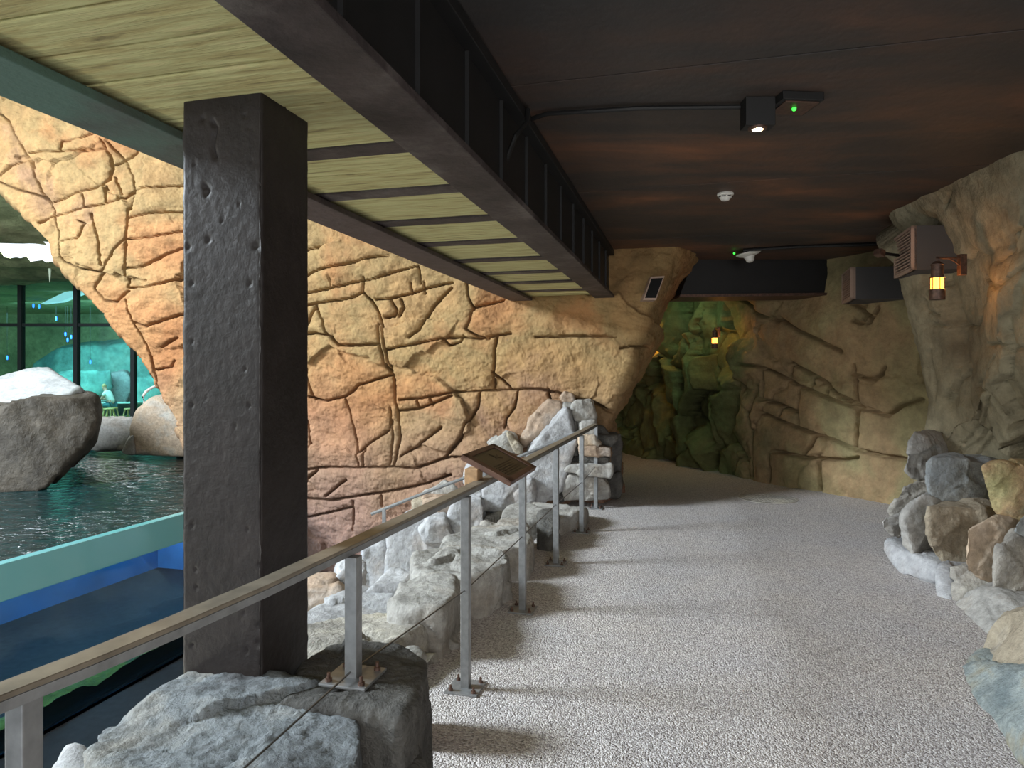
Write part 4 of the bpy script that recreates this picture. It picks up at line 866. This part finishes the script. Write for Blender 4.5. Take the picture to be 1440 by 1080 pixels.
# glazed wall of the far building
GY = 19.0
gw = empty('glazed_wall', (P(108, 590, GY)[0], GY, -.1)); tag(gw, 'large dark-framed glass wall of the building beyond the pool', 'window')
inv = Matrix.Translation(-gw.location)
def gpart(m, n, mat): m.bm.transform(inv); return m.build(n, mat, gw)
for px in (-208, -128, -48, 30, 108, 188, 268, 348):
    x = P(px, 0, GY)[0]; gpart(MB().box((x-.055, GY-.08, -.15), (x+.055, GY+.08, 4.6)), 'mullion', M['mullion'])
x0, x1 = P(-208, 0, GY)[0], P(348, 0, GY)[0]; zt = EYE+(HY-457)/F*GY
gpart(MB().box((x0, GY-.06, zt-.045), (x1, GY+.06, zt+.045)), 'transom', M['mullion'])
gpart(MB().box((x0, GY-.06, -.2), (x1, GY+.06, -.08)), 'sill', M['mullion'])
gpart(MB().box((x0, GY-.01, -.1), (x1, GY+.01, 4.6)), 'pane', M['glass'])
# behind the glass
def farrock(poly, Y, th, mt, lb, v=.09, r=.1): face_rock('boulder', *PX, poly, Y, th, mt, lb, vox=v, rough=r, fine=.03)
farrock([(40, 580), (50, 512), (90, 488), (125, 482), (188, 478), (260, 470), (300, 500), (300, 590)], 28.5, 2, 'tealrock', 'big teal-lit rock mass at the back behind the glass wall')
farrock([(60, 590), (70, 530), (110, 520), (155, 522), (160, 545), (130, 560)], 26.6, .8, 'tealrock', 'low pale teal rock behind the glass, left of the seated person')
farrock([(128, 548), (140, 530), (160, 522), (182, 522), (186, 545), (178, 570), (140, 562)], 27.3, .8, 'snow', 'pale ice-like rock ledge behind the seated person')
farrock([(188, 545), (192, 530), (215, 532), (240, 545), (240, 575), (190, 580)], 26.6, .8, 'tealrock', 'teal rock behind the glass right of the last mullion')
bw = MB().box((-24, 30.5, -.2), (2, 30.8, 4.4)).build('wall_far', M['greenroof']); bw['kind'] = 'structure'
# small blue lamps seen through the glass
for k, (x, y) in enumerate([(47, 430), (55, 431), (79, 448), (92, 470), (100, 474), (95, 478), (127, 509), (10, 503)]):
    p = P(x, y, 24.5); o = empty('blue_lamp', p); MB().lathe([(.02, -.07), (.03, 0), (.02, .07)], (0, 0, 0), 8).build('bulb', M['ledblue'], o); MB().tube([(0, 0, .08), (0, 0, 4.0-p[2])], .006, 5).build('cord', M['black'], o); tag(o, 'tiny blue lamp hanging behind the glass wall', 'lamp', 'tiny blue lamps behind the glass wall')
sk = MB().prism([P(57, 427, 22), P(90, 411, 22), P(124, 404, 22), P(128, 408, 22), P(110, 414, 22), P(85, 424, 22)], (0, 0, 0), (0, .25, .0)).build('skylight_reflection', plain('glowing_reflection', (220, 240, 245), .4, emit=(200, 236, 240), estr=1.0))  # glowing strip stands in for the skylight's reflection, no lamp hangs there
tag(sk, 'slanting cold white skylight reflection built as a glowing strip behind the glass wall', 'light')
# stools, table, person
def stool(p, lab):
    root = empty('stool', p); tag(root, lab, 'stool', 'pale wooden stools behind the glass')
    MB().lathe([(.17, .41), (.18, .42), (.18, .45), (.17, .46)], seg=20).build('seat', M['wood'], root, True)
    for a, b in ((1, 1), (1, -1), (-1, 1), (-1, -1)): MB().tube([(a*.17, b*.17, 0), (a*.1, b*.1, .42)], .025, 8).build('leg', M['wood'], root)
FZ = -.12
def onf(px, Y): return (P(px, 0, Y)[0], Y, FZ)
stool(onf(153, 24.6), 'empty pale wooden stool in front of the seated person behind the glass')
stool(onf(182, 24.6), 'pale wooden stool beside the last mullion, right of the seated person')
stool(onf(158, 25.4), 'stool carrying the seated person in the white shirt')
tb = empty('table', onf(166, 26.3)); tag(tb, 'pale table behind the seated person behind the glass', 'table')
MB().box((-1.1, -.25, .56), (.8, .35, .61), None, .01).build('table_top', M['tabletop'], tb)
for a in (-1.0, .7): MB().box((a-.03, -.03, 0), (a+.03, .03, .56)).build('leg', M['mullion'], tb)
tb2 = empty('cafe_table', onf(138, 25.4)); tag(tb2, 'small round table left of the seated person', 'table')
MB().lathe([(.3, .68), (.31, .7), (.3, .72)], seg=24).build('table_top', M['tabletop'], tb2)
MB().tube([(0, 0, 0), (0, 0, .69)], .03, 8).build('leg', M['mullion'], tb2)
cpx = onf(138, 25.3); o = MB().lathe([(.035, .721), (.045, .84)], (cpx[0], cpx[1], FZ), 12).build('cup', M['cup']); tag(o, 'orange cup on the small round table', 'cup')
def skinned(name, chain, mat, parent, sub=1):
    """chain: dict of joints {key:(co, r)}, edges list"""
    js, es = chain; keys = list(js); me = bpy.data.meshes.new(name)
    me.from_pydata([js[k][0] for k in keys], [(keys.index(a), keys.index(b)) for a, b in es], [])
    o = bpy.data.objects.new(name, me); COL.objects.link(o)
    o.modifiers.new('s', 'SKIN'); 
    for i, k in enumerate(keys):
        sv = me.skin_vertices[0].data[i]; r = js[k][1]; sv.radius = (r, r) if not isinstance(r, tuple) else r; sv.use_root = (i == 0)
    sb = o.modifiers.new('u', 'SUBSURF'); sb.levels = sub; sb.render_levels = sub
    dg = bpy.context.evaluated_depsgraph_get(); m2 = bpy.data.meshes.new_from_object(o.evaluated_get(dg)); bpy.data.objects.remove(o); bpy.data.meshes.remove(me)
    m2.materials.clear(); m2.name = name; m2.polygons.foreach_set('use_smooth', [True]*len(m2.polygons)); return link(name, m2, mat, parent)
pr = empty('person', onf(158, 25.4)); tag(pr, 'person in white shirt and teal shorts seated leaning forward behind the glass wall', 'person')
J = {'pel': ((0, 0, .55), .13), 'sp': ((-.06, 0, .75), .12), 'ch': ((-.16, 0, .96), .13), 'ne': ((-.25, 0, 1.09), .05), 'he': ((-.31, 0, 1.19), .085), 'ht': ((-.33, 0, 1.27), .075)}
E_ = [('pel', 'sp'), ('sp', 'ch'), ('ch', 'ne'), ('ne', 'he'), ('he', 'ht')]
for s, n in ((-1, 'l'), (1, 'r')):
    J.update({n+'s': ((-.17, s*.17, 1.0), .055), n+'e': ((-.28, s*.2, .78), .042), n+'w': ((-.48, s*.12, .78), .03), n+'h': ((-.55, s*.1, .79), .035),
              n+'hp': ((-.03, s*.1, .52), .09), n+'k': ((-.42, s*.12, .52), .06), n+'a': ((-.38, s*.12, .10), .04), n+'f': ((-.52, s*.12, .05), .035)})
    E_ += [('ch', n+'s'), (n+'s', n+'e'), (n+'e', n+'w'), (n+'w', n+'h'), ('pel', n+'hp'), (n+'hp', n+'k'), (n+'k', n+'a'), (n+'a', n+'f')]
skinned('body', (J, E_), M['skin'], pr)
J2 = {'a': ((.0, 0, .58), .145), 'b': ((-.06, 0, .75), .145), 'c': ((-.15, 0, .95), .15), 'n': ((-.22, 0, 1.04), .09), 'l': ((-.17, -.18, 1.0), .07), 'le': ((-.24, -.21, .88), .065), 'r': ((-.17, .18, 1.0), .07), 're': ((-.24, .21, .88), .065)}
skinned('shirt', (J2, [('a', 'b'), ('b', 'c'), ('c', 'n'), ('c', 'l'), ('l', 'le'), ('c', 'r'), ('r', 're')]), M['shirt'], pr)
J3 = {'a': ((.02, 0, .58), .15), 'l': ((-.04, -.1, .53), .11), 'lk': ((-.3, -.12, .53), .095), 'r': ((-.04, .1, .53), .11), 'rk': ((-.3, .12, .53), .095)}
skinned('shorts', (J3, [('a', 'l'), ('l', 'lk'), ('a', 'r'), ('r', 'rk')]), M['shorts'], pr)
J4 = {'a': ((-.27, 0, 1.18), .085), 'b': ((-.31, 0, 1.27), .095), 'c': ((-.36, 0, 1.31), .06)}
skinned('hair', (J4, [('a', 'b'), ('b', 'c')]), M['hair'], pr)
# curved pale handrail by the rounded boulder
hr = MB().tube([P(204, 590, 14.8), P(203, 566, 14.8), P(201, 557, 14.8), P(205, 551, 14.8), P(212, 546, 14.9), P(224, 541, 15.1), P(240, 540, 15.3)], .03, 8).build('handrail', M['whiteplastic'], None, True)
tag(hr, 'pale curved grab rail behind the rounded pool boulder', 'handrail')
# cave roof over the pool with skylights
def roof():
    x = np.arange(-26, -1.6, .14); y = np.arange(-5, 19.1, .14); X, Y = np.meshgrid(x, y)
    z = np.interp(Y, [-5, 6, 11, 13, 15.4, 16.8, 17.6, 19.2], [6.8, 6.8, 6.1, 5.25, 4.55, 4.2, 3.98, 4.2])+.10*np.sin(X*.5)+.03*(X+11)*0
    Q = np.stack([X, Y, z], -1); q = Q.reshape(-1, 3); Q[..., 2] += (fbm(q, .5, 4)*.16+fbm(q*np.array((1, 4, 1)), 1.6, 3)*.1).reshape(X.shape)
    nv, nu = X.shape; a = np.arange(nv*nu).reshape(nv, nu)
    f = np.stack([a[:-1, :-1], a[:-1, 1:], a[1:, 1:], a[1:, :-1]], -1).reshape(-1, 4)
    cx = X.reshape(-1)[f].mean(1); cy = Y.reshape(-1)[f].mean(1)
    wob = .25*np.sin(cx*2.1)+.15*np.sin(cx*5)
    hole = ((cx > -14.4) & (cx < -9.9) & (cy > 15.5+wob*.4) & (cy < 15.85+1.0*np.clip((cx+12.3)/1.6, 0, 1)+wob*.3)) | ((np.abs(cx+11.2) < 1.6) & (np.abs(cy-4.5) < 1.7)) | ((cx > -7.0) & (cx < -3.6) & (cy > 7.6) & (cy < 8.3) & False)
    f = f[~hole]
    me = bpy.data.meshes.new('ceiling_cave'); me.from_pydata(Q.reshape(-1, 3).tolist(), [], f.tolist()); me.update(); me.polygons.foreach_set('use_smooth', [True]*len(me.polygons))
    o = link('ceiling_cave', me, M['greenroof']); o['kind'] = 'structure'
roof()
o = MB().box((-24, 19.0, 4.25), (2, 31, 4.45)).build('ceiling_far', M['greenroof']); o['kind'] = 'structure'
o = MB().box((-26.3, -5, -2), (-26, 31, 7.5)).build('wall_pool', M['greenroof']); o['kind'] = 'structure'
for k, (px, y0, y1, r) in enumerate([(5, 350, 367, .05), (38, 362, 376, .05), (44, 364, 374, .035), (70, 368, 397, .05), (1, 352, 360, .04)]):
    p = P(px, y0, 16.9); ln_ = (y1-y0)/F*16.9
    o = MB().lathe([(r*1.6, .12), (r, 0), (r*.6, -ln_*.5), (.006, -ln_)], p, 8).build('icicle', M['ice'], None, True)
    tag(o, ['icicle at the left end of the far skylight rim', 'thicker of the two middle icicles below the far skylight', 'thinner of the two middle icicles below the far skylight', 'longest icicle hanging below the right end of the far skylight', 'shortest icicle at the left frame edge by the skylight'][k], 'icicle', 'icicles along the far skylight rim')
# ------------------------------------------------------------------ light
def area(name, loc, target, sx, sy, power, col):
    l = bpy.data.lights.new(name, 'AREA'); l.shape = 'RECTANGLE'; l.size = sx; l.size_y = sy; l.energy = power; l.color = col
    o = bpy.data.objects.new(name, l); COL.objects.link(o); o.location = loc
    o.rotation_euler = (Vector(target)-Vector(loc)).to_track_quat('-Z', 'Y').to_euler(); return o
area('skylight_daylight', (-11.2, 4.5, 6.5), (-1, 6.0, .5), 2.8, 2.8, 3500, (.82, .92, 1.0))
area('far_skylight_daylight', (-12.2, 16.1, 5.6), (-11.0, 15.0, 0), 3.6, 1.2, 900, (.92, 1.0, .98))
area('pool_side_fill', (-13.5, 1.5, 1.9), (-2, 4, 2.6), 3.5, 3.0, 420, (1.0, .96, .86))  # added fill from an unseen source, lifts the boards and ceiling
area('rear_fill', (1.2, -3.6, 2.7), (1.4, 3, -.4), 3.2, 2.2, 210, (1.0, .96, .91))  # added fill behind the camera that lifts the floor
for U in (-1, 1.5, 4, 6.5, 8.6):
    l = bpy.data.lights.new('tank_fill', 'POINT'); l.energy = 75; l.color = (.42, .72, 1.0); l.shadow_soft_size = .1  # added fills out of sight, brighten the blue tank
    o = bpy.data.objects.new('tank_fill', l); COL.objects.link(o); o.location = tuple(W(U, -7.0, -.22))
area('recess_green_light', (2.5, 10.8, 2.97), (2.7, 12.4, 1.0), .6, .6, 9, (.6, 1.0, .7))
area('lower_level_fill', tuple(W(1.8, -4.6, -1.3)), tuple(W(3.5, -1.2, 2.6)), 2.2, .8, 60, (1.0, .97, .82))  # added unseen uplight that brightens the boards
area('interior_light', (-16, 24, 3.8), (-15.5, 26, 0), 6, 2, 650, (.6, .95, 1.0))
def spot(name, loc, tgt, power, col, ang, r=.03):
    l = bpy.data.lights.new(name, 'SPOT'); l.energy = power; l.color = col; l.spot_size = math.radians(ang); l.spot_blend = .6; l.shadow_soft_size = r
    o = bpy.data.objects.new(name, l); COL.objects.link(o); o.location = loc; o.rotation_euler = (Vector(tgt)-Vector(loc)).to_track_quat('-Z', 'Y').to_euler()
spl = sp.location
spot('downlight_beam', (spl.x, spl.y+.05, 2.92), (spl.x+.1, spl.y+.2, 0), 18, (1, .8, .6), 95)
w = bpy.data.worlds.new('World'); scene.world = w; w.use_nodes = True
w.node_tree.nodes['Background'].inputs[0].default_value = (.85, .93, 1, 1); w.node_tree.nodes['Background'].inputs[1].default_value = 1.6
# ------------------------------------------------------------------ camera
cam = bpy.data.cameras.new('camera'); co_ = bpy.data.objects.new('camera', cam); COL.objects.link(co_)
cam.sensor_width = 36; cam.lens = 36*F/1440; cam.shift_y = -(540-HY)/1440; cam.clip_start = .05
co_.location = (0, 0, EYE); co_.rotation_euler = (PI/2, 0, 0); scene.camera = co_
vs_ = scene.view_settings; vs_.view_transform = 'Standard'; vs_.look = 'None'; vs_.gamma = 1; vs_.exposure = 0.0; vs_.use_curve_mapping = False
scene.cycles.use_denoising = True
scene.cycles.max_bounces = 6; scene.cycles.diffuse_bounces = 4
